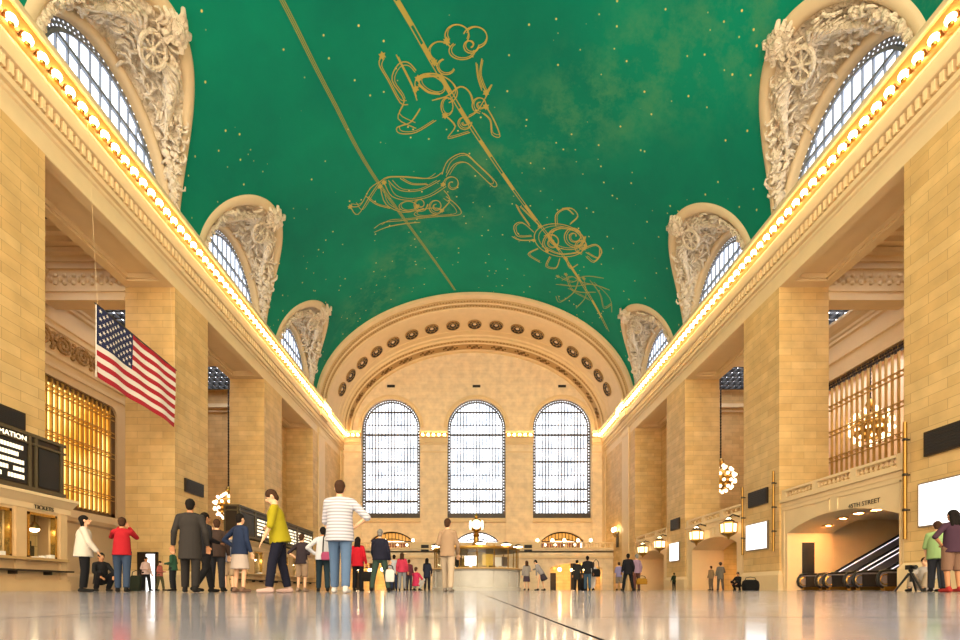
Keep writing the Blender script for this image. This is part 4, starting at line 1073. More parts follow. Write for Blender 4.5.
mb = MB()
for k in range(18): mb.box(out(1,8.9), out(1,12.1), 25+k*.99, 25.1+k*.99, 17.1, 17.25)
for q in (9.0, 10.0, 11.0, 12.0): mb.box(out(1,q)-.05, out(1,q)+.05, 25, 42, 17.1, 17.25)
wo = struct(mb.build('window_12', M['black']))  # unseen skylight, added to brighten the corridor behind the grille
mb = MB(); q_(out(1,9.0), out(1,12.0), 25, 42, 17.22); mb.build('pane', M['pane_sky'], wo)
BAYS = [(20.3, 28.5), (32.2, 41.0), (44.8, 53.4)]
PORT = [(24.3, 3.65), (36.6, 3.35), (49.1, 3.3)]
DEPTH = [11.5, 6.5, 6.5]
for i, ((a, b), (c, w)) in enumerate(zip(BAYS, PORT)):
    Xf = out(1, .12)
    h = dict(u0=c-w, u1=c+w, zb=0, zt=seg(c, w, 3.4, .72), door=1)
    mb = MB(); perforated(mb, [a, b] + spread(c, w, 20), [h], 0, 5.42, lambda u, z: Vector((Xf, u, z)), (2.7, 0, 0))
    p = struct(mb.build('wall_right_portal_%d' % (i+1), M['stone_plain']))
    mb = MB()
    for z0, z1, o in ((5.28, 5.45, .12), (5.02, 5.08, .04)): mb.box(Xf-o, Xf+.1, a+.02, b-.02, z0, z1)
    m_ = (a+b)/2
    for (ya, yb) in ((a+.25, m_-.25), (m_+.25, b-.25)):      # sunk panel mouldings
        mb.box(Xf-.05, Xf+.05, ya, yb, 4.78, 4.84)
        for q in (ya, yb-.06): mb.box(Xf-.05, Xf+.05, q, q+.06, 4.2 if abs(q-m_) < 1 else 0.3, 4.84)
    mb.build('panel_moulding', M['stone_plain'], p)
    mb = MB(); X2 = out(1, 2.8); X3 = out(1, DEPTH[i])
    mb.box(X2, X3, a+.02, b-.02, 4.25, 4.75); mb.box(out(1, .4), out(1, RW_D-.1 if i == 0 else 3.9), a+.02, b-.02, 4.8, 5.0)
    mb.box(X3, X3+.2, a+.02, b-.02, 0, 4.3)
    mb.box(out(1, 2.78), X3, a+.02, a+.07, 0, 4.3); mb.box(out(1, 2.78), X3, b-.07, b-.02, 0, 4.3)
    mb.build('passage_shell', M['stone_plain'] if i == 0 else M['yellow_wall'], p)
    # balustrade pieces on top
    n = 3; L = (b-a-.5)/n
    for k in range(n):
        nm = {0: 'above the street arch', 1: 'above the nearer lantern arch', 2: 'above the farther lantern arch'}[i]
        pos = ('end nearest the camera', 'middle piece', 'end farthest from the camera')[k]
        balustrade((Xf+.12, a+.25+L*k+.2, 0), (Xf+.12, a+.25+L*(k+1)-.2, 0), 5.45, 6.02, .27 if i == 0 else .5, 'cream stone balustrade %s, %s' % (nm, pos), .085)
    mb = MB()
    for k in range(n+1):
        y0 = a + .25 + L*k; mb.box(Xf-.03, Xf+.3, max(a, y0-.2), min(b, y0+.2), 5.45, 6.05)
    mb.build('balustrade_block', M['stone_plain'], p)
    if i:
        mb = MB(); X3 -= .04
        for q in (-2.0, .9): mb.box(X3-.1, X3, c+q, c+q+1.5, 0, 2.5)
        mb.build('passage_door', M['bronze'], p)
        mb = MB(); mb.box(out(1, 2.2), out(1, 3.1), b-.12, b-.05, .9, 3.0); mb.build('directory_panel', M['panel'], p)
        mb = MB(); mb.lathe([(1.2, 2.6), (1.0, 3.1), (.5, 3.5), (.05, 3.62)], (X3-.02, c+.0, 0), 14, PI/2, 3*PI/2); mb.build('fan_hood', M['bronze'], p)
    else:
        mb = MB(); mb.box(out(1, 1.0), out(1, 1.7), c+w-.06, c+w+.02, .9, 2.85); mb.build('directory_panel', M['panel'], p)
# street name cut over the near arch
def lettering(text, size, loc, rot, mat, parent, depth=.02, align='CENTER'):
    cu = bpy.data.curves.new('lettering', 'FONT'); cu.body = text; cu.size = size; cu.extrude = depth; cu.align_x = align
    o = bpy.data.objects.new('lettering_src', cu); COL.objects.link(o)
    me = bpy.data.meshes.new_from_object(o.evaluated_get(bpy.context.evaluated_depsgraph_get())); bpy.data.objects.remove(o)
    me.materials.clear(); me.materials.append(mat)
    m = link('lettering', me, parent); m.rotation_euler = rot; m.location = Vector(loc) - parent_loc(parent)
    return m
p1 = bpy.data.objects['wall_right_portal_1']
lettering('45TH STREET', .31, (out(1, .12)-.03, 22.5, 4.08), (PI/2, 0, -PI/2), M['bronze'], p1, .006)
# ================================================================== THINGS
# ---- signs on the piers
def pier_sign(name, s, y0, y1, z0, z1, label, cat, lit):
    r = thing(name, (out(s,-.04), (y0+y1)/2, z0), label, cat)
    x = out(s, -.01)
    mb = MB(); mb.box(x, x-s*.12, y0, y1, z0, z1); mb.build('case', M['brushed'] if lit else M['bronze'], r)
    e = .06 if lit else .08
    mb = MB(); mb.box(x-s*.11, x-s*.135, y0+e, y1-e, z0+e, z1-e); mb.build('lit_face' if lit else 'dark_face', M['screen'] if lit else M['panel'], r)
    if not lit:
        mb = MB()
        for k in range(7): mb.box(x-s*.13, x-s*.15, y0+.1, y1-.1, z0+.14+(z1-z0-.28)*k/6-.012, z0+.14+(z1-z0-.28)*k/6+.012)
        mb.build('louvre', M['board'], r)
    return r
pier_sign('dark_board', -1, 16.4, 18.8, 6.35, 7.1, 'dark board on the pier above the bulletin board at the ticket office', 'sign', False)
pier_sign('dark_board', -1, 29.4, 31.4, 6.2, 7.05, 'dark board on the pier behind the flag, above the crowd', 'sign', False)
pier_sign('dark_board', 1, 17.3, 19.3, 5.5, 6.5, 'dark board above the largest white sign at the escalator arch', 'sign', False)
pier_sign('dark_board', 1, 29.5, 31.5, 5.5, 6.5, 'dark board above the white sign between the street arch and lantern arches', 'sign', False)
pier_sign('dark_board', 1, 41.9, 43.7, 5.5, 6.5, 'dark board above the smallest white sign, far pier', 'sign', False)
pier_sign('white_sign', 1, 17.2, 19.55, 2.62, 4.45, 'largest glowing white sign, on the pier behind the green shirt person', 'sign', True)
pier_sign('white_sign', 1, 29.45, 31.75, 2.62, 4.4, 'glowing white sign on the pier between street arch and lantern arches', 'sign', True)
pier_sign('white_sign', 1, 41.9, 43.9, 2.62, 4.35, 'smallest glowing white sign, on the far pier between lantern arches', 'sign', True)

# brass poles on the pier corners
for y, lab, z0, z1 in ((20.05, 'tall brass rail standing on the pier corner beside the escalators', 2.2, 7.2), (28.75, 'brass rail on the pier corner at the far side of the street arch', 2.4, 7.3), (32.0, 'thin brass rail on the pier corner at the nearer lantern arch', 2.4, 7.0)):
    r = thing('brass_rail', (out(1,-.2), y, z0), lab, 'rail')
    mb = MB(); mb.tube([(out(1,-.2), y, z0), (out(1,-.2), y, z1)], .075, 10); mb.build('pole', M['brass'], r, .8)
    for q in (.25, .55, .85):
        z = z0 + (z1-z0)*q; mb = MB(); mb.box(out(1,-.2), out(1,.02), y-.03, y+.03, z-.03, z+.03); mb.sphere((out(1,-.2), y, z), .10, 8, 6); mb.build('bracket', M['bronze'], r)

# ---- ticket offices
def ticket_office(y0, y1, label, wins, name='ticket_office'):
    Xf, Xb = -16.5, -17.72
    r = thing(name, (Xf, (y0+y1)/2, 0), label, 'ticket office')
    holes = [dict(u0=a, u1=b, zb=1.28, zt=(lambda u: 2.98)) for a, b in wins]
    mb = MB(); perforated(mb, [y0, y1] + [q for ab in wins for q in ab], holes, 0, 3.5, lambda u, z: Vector((Xf, u, z)), (-.32, 0, 0))
    for y in (y0, y1): mb.quad((Xf, y, 0), (Xb, y, 0), (Xb, y, 3.5), (Xf, y, 3.5))
    mb.quad((Xf, y0, 3.5), (Xb, y0, 3.5), (Xb, y1, 3.5), (Xf, y1, 3.5))
    mb.build('front_wall', M['tan_stone'], r)
    mb = MB(); fx = lambda o: Xf + o
    P = [(0,3.05),(.06,3.1),(.06,3.3),(.14,3.36),(.34,3.55),(.40,3.57),(.40,3.68),(-1.2,3.7)]
    mb.sweep(P, y0-.12, y1+.12, fx)
    for y, d in ((y0-.12, 0), (y1+.12, 0)): mb.add([(fx(o), y, z) for o, z in P] + [(fx(-1.2), y, 3.05)], [tuple(range(len(P)+1))])
    mb.build('cornice', M['stone_plain'], r)
    mb = MB(); mb.box(Xf, Xf+.12, y0-.05, y1+.05, 0, .35); mb.box(Xf, Xf+.07, y0-.03, y1+.03, .35, .45)
    e = [y0] + [q for ab in wins for q in ab] + [y1]
    for k in range(0, len(e), 2):
        if e[k+1]-e[k] > .3: mb.box(Xf, Xf+.09, e[k]+.1, e[k+1]-.1, .45, 3.06)
    mb.build('pilasters', M['tan_stone'], r)
    mb = MB(); mb.box(Xf-.2, Xf+.30, y0+.05, y1-.25, 1.16, 1.26); mb.build('counter', M['tan_marble'], r)
    mb = MB(); mb.box(Xf, Xf+.38, y0+.05, y1-.1, .74, .80)
    y = y0 + .4
    while y < y1 - .3: mb.box(Xf, Xf+.3, y-.03, y+.03, .62, .75); y += 1.4
    mb.build('bag_shelf', M['bronze'], r)
    mb = MB(); mb.box(Xb+.05, Xb+.10, y0+.1, y1-.1, 1.1, 3.2); mb.build('back_wall', M['yellow_wall'], r)
    mb = MB(); mb.box(Xb+.1, Xf-.05, y0+.1, y1-.1, 1.0, 1.1); mb.box(Xb+.1, Xf-.05, y0+.1, y1-.1, 3.1, 3.2); mb.build('desk', M['tan_marble'], r)
    for a, b in wins:
        mb = MB()
        for (ya, yb, za, zb_) in ((a, a+.09, 1.28, 2.98), (b-.09, b, 1.28, 2.98), (a, b, 2.88, 2.98), (a, b, 1.28, 1.33)): mb.box(Xf-.16, Xf+.03, ya, yb, za, zb_)
        w = mb.build('window_frame', M['brass_lt'], r)
        mb = MB(); mb.quad((Xf-.10, a+.09, 1.33), (Xf-.10, b-.09, 1.33), (Xf-.10, b-.09, 2.88), (Xf-.10, a+.09, 2.88)); mb.build('pane', M['glass'], w)
        mb = MB(); m_ = (a+b)/2
        mb.box(Xf-.5, Xf-.44, m_-.45, m_+.15, 1.12, 1.75); mb.box(Xf-.75, Xf-.6, m_-.5, m_+.2, 1.75, 1.95); mb.build('clerk_screen', M['black'], r)
        mb = MB(); mb.tube([(Xf-.3, m_+.0, 2.95), (Xf-.3, m_, 2.65)], .02, 6); mb.lathe([(.02,.30),(.06,.26),(.20,.06),(.21,0)], (Xf-.3, m_, 2.4), 12)
        l = mb.build('lamp_bracket', M['brass'], r, .8)
        mb = MB(); mb.sphere((Xf-.3, m_, 2.38), .155, 10, 7, (1, 1, .7)); mb.build('lamp_shade', M['lamp'], l, 1.0)
        mb = MB()
        for k in range(3): mb.box(Xf+.02, Xf+.22, a+.15+.3*k, a+.33+.3*k, 1.262, 1.30+.05*k)
        mb.build('leaflets', M['paper'], r)
    return r
t1 = ticket_office(8.0, 19.25, 'cream stone ticket office with lit windows, under the bulletin board by the white sweater person', [(9.6,10.9), (11.6,12.9), (13.6,14.9), (15.55,16.9), (17.5,18.75)])
lettering('TICKETS', .22, (-16.5+.10, 18.1, 3.12), (PI/2, 0, PI/2), M['bronze'], t1, .012)
t2 = ticket_office(32.2, 49.5, 'far cream stone ticket office under the long dark departures board, behind the yellow shirt person', [(33.3+2.6*k, 34.7+2.6*k) for k in range(6)])

def departures(y0, y1, xf, label, cols, word=None, side=.0):
    Xb = -16.85
    r = thing('departures_board', ((xf+Xb)/2, (y0+y1)/2, 3.72), label, 'departures board')
    z0, z1 = 3.78, 5.85
    mb = MB(); mb.box(Xb, xf, y0, y1, z0, z1); mb.build('case', M['bronze'], r)
    mb = MB()
    for z, h in ((z0, .14), (z1-.36, .08), (z1-.06, .12)): mb.box(Xb-.02, xf+.07, y0-.06, y1+.06, z-.02, z+h-.02)
    n = len(cols)
    for (a, b, lit) in cols:
        for y in (a, b): mb.box(xf-.02, xf+.06, y-.05, y+.05, z0, z1)
    for x in (Xb+.05, xf-.05): mb.box(x-.05, x+.05, y0-.05, y0+.02, z0, z1)
    mb.build('frame', M['board_frame'], r)
    for (a, b, lit) in cols:
        mb = MB(); mb.box(xf, xf+.03, a+.12, b-.12, z0+.2, z1-.42); f = mb.build('face', M['board'], r)
        if lit:
            g = random.Random(int(a*10))
            rows = 5
            for k in range(rows):
                z = z1-.62-(z1-z0-.85)*k/(rows-.4); y = a + .25; mb = MB()
                while y < b - .5:
                    L = g.choice((.7, 1.0, 1.4, 1.9)); L = min(L, b-.2-y); q = 0
                    while q < L - .07: mb.box(xf+.03, xf+.04, y+q, y+q+.08, z-.075, z+.075); q += .105
                    y += L + .14
                mb.build('text_row', M['flap'], f)
    return r
d1 = departures(8.2, 18.98, -16.42, 'dark bronze bulletin board with rows of white letters on the nearest ticket office', [(8.3,12.6,1), (12.7,17.5,1), (17.75,18.85,0)])
lettering('INFORMATION', .27, (-16.42+.06, 17.35, 5.52), (PI/2, 0, PI/2), M['flap'], d1, .012, 'RIGHT')
d2 = departures(32.2, 47.3, -15.85, 'long dark bronze departures board on the far ticket office beside the yellow shirt', [(32.3,34.6,0), (34.7,38.6,1), (38.7,43.0,1), (43.1,47.2,1)])
mb = MB(); mb.box(-16.9, -16.2, 32.4, 47.0, 3.705, 3.79); mb.build('stand', M['bronze'], d2)
mb = MB(); mb.box(-16.8, -16.5, 8.6, 18.7, 3.705, 3.79); mb.build('stand', M['bronze'], d1)

# ---- flag
fx0, fy0, fy1, fz0, fz1 = -17.0, 21.4, 27.1, 9.72, 13.02
fr_ = thing('national_flag', (fx0, fy0, fz1), 'large flag with red and white stripes and a blue starred corner, hanging before a pier', 'flag')
def flag_pt(u, v):
    z = fz1 - (fz1-fz0)*v - .30*u + .04*math.sin(u*3.3)*v
    return Vector((fx0 + .05*math.sin(u*9 + v*1.2)*(.25+v) + .03*math.sin(u*21 - v*3), fy0 + (fy1-fy0)*u, z))
mb = MB(); NU = 60
CU = .40
for st in range(13):
    for k in range(NU):
        u0, u1 = k/NU, (k+1)/NU; v0, v1 = st/13, (st+1)/13
        mb.mi = 2 if (st < 7 and u1 <= CU + 1e-6) else (0 if st % 2 == 0 else 1)
        mb.quad(flag_pt(u0, v0), flag_pt(u1, v0), flag_pt(u1, v1), flag_pt(u0, v1))
mb.mi = 1
for row in range(9):
    for c_ in range(6 if row % 2 == 0 else 5):
        u = CU*((c_*2 + (1 if row % 2 == 0 else 2)) / 12); v = (7/13)*(row+1)/10
        for sg in (-1, 1):
            pts = []
            for q in range(10):
                a = PI/2 + 2*PI*q/10; rr = .105 if q % 2 == 0 else .042
                p = flag_pt(u + rr*math.cos(a)/(fy1-fy0), v - rr*math.sin(a)/(fz1-fz0)); pts.append(p + Vector((sg*.012, 0, 0)))
            c0 = flag_pt(u, v) + Vector((sg*.012, 0, 0))
            mb.add(pts + [c0], [(q, (q+1) % 10, 10) for q in range(10)])
mb.build('flag_cloth', [M['flag_red'], M['flag_white'], M['flag_blue']], fr_)
mb = MB(); mb.tube([(fx0, fy0-.1, fz1+.03), (fx0, fy1+.1, fz1-.28)], .035, 8); mb.build('flag_pole', M['wire'], fr_)
for y in (fy0+.05, fy1-.05):
    mb = MB(); mb.tube([(fx0, y, fz1 - (.28 if y > 24 else 0)), (FX[-1]+.45, y, 21.3)], .007, 5); mb.build('hanging_wire', M['stone_plain'], fr_)
mb = MB(); mb.tube([(fx0, fy0-.03, fz1), (fx0, fy0-.03, fz0)], .02, 6); mb.build('hoist_rope', M['flag_white'], fr_)

# ---- chandeliers behind the piers
cm = MB(); cm.sphere((0,0,0), .15, 8, 6); _o = cm.build('chandelier_bulb', M['chand'], smooth=1.0); CBM = _o.data; bpy.data.objects.remove(_o)
def chandelier(x, y, z, label):
    r = thing('globe_chandelier', (x, y, z), label, 'chandelier')
    top = 17.2 if z > 11 else 21.2
    mb = MB(); mb.tube([(x, y, z+.9), (x, y, top)], .06, 6)
    for k in range(int((top-z-1.8)/.28)): mb.sphere((x, y, z+1.5+.28*k), .09, 6, 5, (1, 1, 1.4))
    mb.build('chain', M['bronze'], r, 1.0)
    mb = MB(); mb.lathe([(.05,2.0),(.22,1.9),(.3,1.6),(.14,1.4),(.4,1.2)], (x, y, z), 12); mb.build('crown', M['brass'], r, .8)
    mb = MB(); mb.sphere((x, y, z), 1.05, 16, 12); mb.build('globe', M['brass'], r, 1.0)
    for row in range(6):
        t = PI*(row+.8)/6.6; n = max(4, int(13*math.sin(t)))
        for k in range(n):
            a = 2*PI*(k + .5*(row % 2))/n; o = link('bulb', CBM, r); o.location = Vector((math.sin(t)*math.cos(a), math.sin(t)*math.sin(a), math.cos(t)))*1.28
chandelier(-23.95, 46.6, 8.3, 'globe chandelier of glowing bulbs on a long chain beside the far departures board')
chandelier(23.95, 44.9, 10.6, 'globe chandelier of glowing bulbs seen between the piers above the lantern arches')
chandelier(28.6, 33.6, 11.7, 'globe chandelier glowing behind the gilded window grille over the street arch')

# ---- lanterns over the lantern arches
def lantern(y, z, label):
    x = 18.1
    r = thing('hanging_lantern', (x, y, z), label, 'lantern')
    hexa = lambda rr, zz: [Vector((x + rr*math.cos(PI/3*k + PI/6), y + rr*math.sin(PI/3*k + PI/6), zz)) for k in range(6)]
    mb = MB(); mb.loft([hexa(.46, z-.3), hexa(.5, z+.3)], True, True); mb.build('frosted_panes', M['lamp_soft'], r)
    mb = MB()
    for zz, rr in ((z-.38, .50), (z+.30, .56)): mb.loft([hexa(rr, zz), hexa(rr, zz+.1)], True, True)
    mb.loft([hexa(.46, z-.38), hexa(.3, z-.5), hexa(.1, z-.62), hexa(.05, z-.78)], True, True)
    for k in range(6):
        a = hexa(.50, z-.3)[k]; b = hexa(.54, z+.3)[k]; mb.tube([a, b], .045, 6)
    mb.build('frame', M['brass'], r)
    mb = MB(); mb.lathe([(.42,.4),(.36,.5),(.2,.62),(.1,.68),(.06,.8)], (x, y, z), 12); mb.tube([(x, y, z+.75), (x+.3, y, z+.95), (18.9, y, z+.8)], .05, 6); mb.build('bracket', M['bronze'], r, .8)
    mb = MB(); mb.sphere((x, y, z+.56), .2, 8, 6, (1,1,.8)); mb.build('top_light', M['lamp'], r, 1.0)
lantern(32.9, 4.35, 'largest hexagonal lantern, at the near corner of the nearer lantern arch')
lantern(37.6, 4.35, 'hexagonal lantern at the far corner of the nearer lantern arch')
lantern(44.9, 4.35, 'small hexagonal lantern at the near corner of the farther lantern arch')
lantern(49.3, 4.2, 'smallest hexagonal lantern, deepest along the escalator side')

# ---- ceiling lights inside the passages (real fittings)
def downlight(x, y, z, label, group=None, r_=.22):
    r = thing('downlight', (x, y, z), label, 'ceiling light', group)
    mb = MB(); mb.lathe([(r_*1.3,0),(r_*1.3,-.05),(r_,-.06),(r_,-.02)], (x, y, z), 14); mb.build('ring', M['brass'], r)
    mb = MB(); mb.lathe([(.001,-.035),(r_,-.035)], (x, y, z), 14); mb.build('lens', M['downlight'], r)
for k, (y, nm) in enumerate(zip((27.0, 25.9, 24.8, 23.7, 22.5), ('farthest from the camera', 'fourth from the camera', 'third from the camera', 'second from the camera', 'nearest the camera'))):
    downlight(out(1, 1.75), y, seg(24.3, 3.65, 3.4, .72)(y)+.015, 'round downlight in the row under the street arch ceiling, ' + nm)
for i in (1, 2):
    a, b = BAYS[i]
    for k in range(3): downlight(out(1, 2.0 + 1.6*k), (a+b)/2, 4.25, 'round downlight in the ceiling of the %s lantern arch passage' % ('nearer' if i == 1 else 'farther'), 'downlights in the %s lantern arch' % ('nearer' if i == 1 else 'farther'), .3)
for c, nm in ((-13.2, 'flag'), (13.9, 'escalator')):
    for k in range(3): downlight(c - 2 + 2*k, 63.6, 4.88, 'round light in the golden passage under the end balcony on the %s half' % nm, 'passage lights on the %s half' % nm, .35)

for c, nm in ((-13.2, 'flag'), (13.9, 'escalator')):
    for k, q in enumerate((-1.9, -.2, 1.5)):
        x, y, z = c + q, 62.9, 2.75 - .1*(k == 1)
        r = thing('pendant_lamp', (x, y, z), 'glowing pendant globe in the passage under the end balcony on the %s half' % nm, 'lamp', 'passage pendants on the %s half' % nm)
        mb = MB(); mb.tube([(x, y, z+.2), (x, y, 4.9)], .025, 6); mb.lathe([(.12,.2),(.08,.3),(.03,.34)], (x, y, z), 10); mb.build('stem', M['brass'], r)
        mb = MB(); mb.sphere((x, y, z), .24, 10, 8); mb.build('globe', M['lamp'], r, 1.0)
# ---- little lamps along the balcony parapet
for k, x in enumerate((-15.0, -11.3, -7.6, 9.0, 11.0, 12.6, 14.4, 16.1)):
    nm = ('outermost', 'middle', 'innermost', 'innermost', 'second', 'third', 'fourth', 'outermost')[k]
    half = 'flag' if x < 0 else 'escalator'
    r = thing('globe_lamp', (x, BY+1.2, 5.1), 'small glowing globe lamp behind the end balcony rail, %s on the %s half' % (nm, half), 'lamp')
    mb = MB(); mb.lathe([(.18,0),(.18,.05),(.04,.1),(.04,1.35),(.1,1.4)], (x, BY+1.2, 5.1), 10); mb.build('stem', M['bronze'], r)
    mb = MB(); mb.sphere((x, BY+1.2, 6.62), .2, 10, 8); mb.build('globe', M['lamp'], r, 1.0)
# wall sconces by the end wall
for s in (-1, 1):
    x = out(s, -.35); y = 59.6
    r = thing('torch_sconce', (out(s,0), y, 5.4), 'branched wall sconce with glowing candles near the end balcony, %s side' % ('flag' if s < 0 else 'escalator'), 'sconce')
    mb = MB(); mb.box(out(s,-.05), out(s,-.12), y-.45, y+.45, 5.4, 7.4); mb.build('back_plate', M['bronze'], r)
    mb = MB(); mb.tube([(out(s,-.05), y, 6.8), (x, y, 6.7), (x-s*.2, y, 7.3)], .06, 6)
    for q in (-.45, .45): mb.tube([(x, y, 6.8), (x, y+q*.7, 6.75), (x-s*.15, y+q, 7.35)], .05, 6)
    mb.build('arms', M['brass'], r)
    mb = MB()
    for q in (-.45, 0, .45): mb.sphere((x-s*.17, y+q, 7.65), .16, 8, 6, (1,1,1.8))
    mb.build('candle_lights', M['lamp'], r, 1.0)

# ---- lit doorway in the pier behind the flag
X0, X1, Y = -19.95, -18.98, 28.5
mb = MB(); mb.box(X0-.1, X0, Y-.2, Y-.01, 0, 2.3); mb.box(X1, X1+.1, Y-.2, Y-.01, 0, 2.3); mb.box(X0-.1, X1+.1, Y-.2, Y-.01, 2.2, 2.32)
dr = struct(mb.build('door_4', M['bronze']))
mb = MB(); mb.box(X0+.42, X1, Y-.185, Y-.165, 0, 2.2); mb.build('lit_opening', M['screen'], dr)
mb = MB(); mb.box(X0, X0+.42, Y-.19, Y-.165, 0, 2.2); mb.build('door_leaf', M['bronze'], dr)

# ---- information booth and its clock
BX, BYc, BR = .35, 26.0, 2.42
b_ = thing('information_booth', (BX, BYc, 0), 'round grey marble information booth with glazed brass cage in the middle of the hall', 'booth')
mb = MB(); mb.lathe([(BR+.03,0),(BR+.03,.16),(BR-.04,.2),(BR-.06,1.02),(BR,1.06),(BR,1.1)], (BX,BYc,0), 32); mb.build('base', M['marble_grey'], b_, .5)
for k in range(16):
    mb = MB(); a = 2*PI*k/16; mb.box(-.06, .06, -.02, .02, .2, 1.02)
    n = len(mb.v)
    for q in range(n-8, n):
        x, y, z = mb.v[q]; mb.v[q] = (BX + (BR-.03)*math.cos(a) - x*math.sin(a) + y*math.cos(a), BYc + (BR-.03)*math.sin(a) + x*math.cos(a) + y*math.sin(a), z)
    mb.build('marble_rib', M['marble_grey'], b_)
mb = MB(); mb.lathe([(BR-.5,1.1),(BR+.12,1.1),(BR+.15,1.14),(BR+.12,1.18),(BR-.5,1.18)], (BX,BYc,0), 32); mb.build('counter', M['tan_marble'], b_, .5)
for k in range(16):
    a = 2*PI*k/16; px_, py_ = BX + (BR-.12)*math.cos(a), BYc + (BR-.12)*math.sin(a)
    mb = MB(); mb.tube([(px_, py_, 1.18), (px_, py_, 2.2)], .035, 6); mb.sphere((px_, py_, 2.32), .05, 6, 5); mb.build('post', M['brass'], b_)
mb = MB(); mb.lathe([(BR-.12,1.2),(BR-.12,2.12)], (BX,BYc,0), 32); mb.build('glazing', M['glass'], b_)
mb = MB(); mb.lathe([(BR-.2,2.12),(BR-.02,2.12),(BR,2.2),(BR-.02,2.27),(BR-.2,2.27)], (BX,BYc,0), 32); mb.build('top_ring', M['brass'], b_, .5)
for k in range(10):
    a = 2*PI*(k+.5)/10 + .08; px_, py_ = BX + (BR-.1)*math.cos(a), BYc + (BR-.1)*math.sin(a)
    mb = MB(); mb.lathe([(.30,2.38),(.26,2.44),(.1,2.5),(.02,2.52)], (px_,py_,0), 12); mb.box(px_-.03, px_+.03, py_-.03, py_+.03, 2.2, 2.4); l = mb.build('lamp_hood', M['bronze'], b_)
    mb = MB(); mb.lathe([(.001,2.33),(.2,2.34),(.26,2.38)], (px_,py_,0), 12); mb.build('lamp_tube', M['lamp'], l)
mb = MB(); mb.lathe([(1.05,0),(1.05,1.5),(.95,1.6),(.6,1.9),(.35,2.4)], (BX,BYc,0), 20); mb.build('core_cabinet', M['yellow_panel'], b_, .5)
for a, w, h, mt, nm in ((-1.75,.62,.5,'screen','monitor'), (-2.2,.5,.45,'board','monitor'), (-1.25,.6,.6,'yellow_panel','map_board'), (-.9,.5,.45,'paper','leaflet_rack'), (-2.6,.5,.5,'yellow_panel','map_board'), (-.55,.45,.5,'brushed','leaflet_rack')):
    cx_, cy_ = BX + 1.75*math.cos(a), BYc + 1.75*math.sin(a); nx, ny = math.cos(a), math.sin(a)
    mb = MB(); q = [(-w/2, -.05), (w/2, -.05), (w/2, .05), (-w/2, .05)]
    vs = [(cx_ - u*ny + v*nx, cy_ + u*nx + v*ny, z) for z in (1.3, 1.3+h) for u, v in q]
    mb.add(vs, [(3,2,1,0),(4,5,6,7),(0,1,5,4),(1,2,6,5),(2,3,7,6),(3,0,4,7)]); mb.box(cx_-.06, cx_+.06, cy_-.06, cy_+.06, 1.0, 1.32)
    mb.build(nm, M[mt], b_)
mb = MB(); mb.lathe([(1.9,.95),(1.9,1.0)], (BX,BYc,0), 24); mb.lathe([(.9,1.0),(2.2,1.0)], (BX,BYc,0), 24); mb.build('desk', M['tan_marble'], b_)
ck = thing('brass_clock', (BX, BYc, 2.4), 'round brass clock with glowing opal dials on top of the information booth', 'clock')
mb = MB(); mb.lathe([(.36,0),(.36,.08),(.26,.14),(.16,.3),(.13,.55),(.2,.68),(.12,.76),(.16,.84)], (BX,BYc,2.4), 16); mb.build('pedestal', M['brass'], ck, .6)
mb = MB(); mb.sphere((BX,BYc,3.62), .38, 18, 12); mb.build('case', M['brass_lt'], ck, .8)
for k in range(4):
    a = -PI/2 + PI/2*k; n = Vector((math.cos(a), math.sin(a), 0)); u = Vector((-n.y, n.x, 0)); zc = Vector((BX, BYc, 3.62))
    mb = MB()
    for h, r_ in ((.30, .33), (.40, .30), (.43, .2)): pass
    ring = lambda rr, h: [zc + n*h + (u*math.cos(2*PI*q/20) + Vector((0,0,1))*math.sin(2*PI*q/20))*rr for q in range(20)]
    mb.loft([ring(.27, .2), ring(.26, .36), ring(.2, .40), ring(.001, .42)], True); f = mb.build('dial', M['dial_glow'], ck, .8)
    mb = MB()
    for q in range(12):
        d = u*math.sin(2*PI*q/12) + Vector((0,0,1))*math.cos(2*PI*q/12); mb.tube([zc + n*.41 + d*.19, zc + n*.395 + d*.23], .012, 4)
    for ang, L in ((1.0, .15), (4.1, .23)):
        d = u*math.sin(ang) + Vector((0,0,1))*math.cos(ang); mb.tube([zc + n*.45, zc + n*.435 + d*L], .011, 4)
    mb.build('hands', M['black'], f)
mb = MB(); mb.lathe([(.12,.36),(.06,.42),(.10,.5),(.04,.58),(.01,.72)], (BX,BYc,3.62), 12); mb.build('finial', M['brass_lt'], ck, .8)

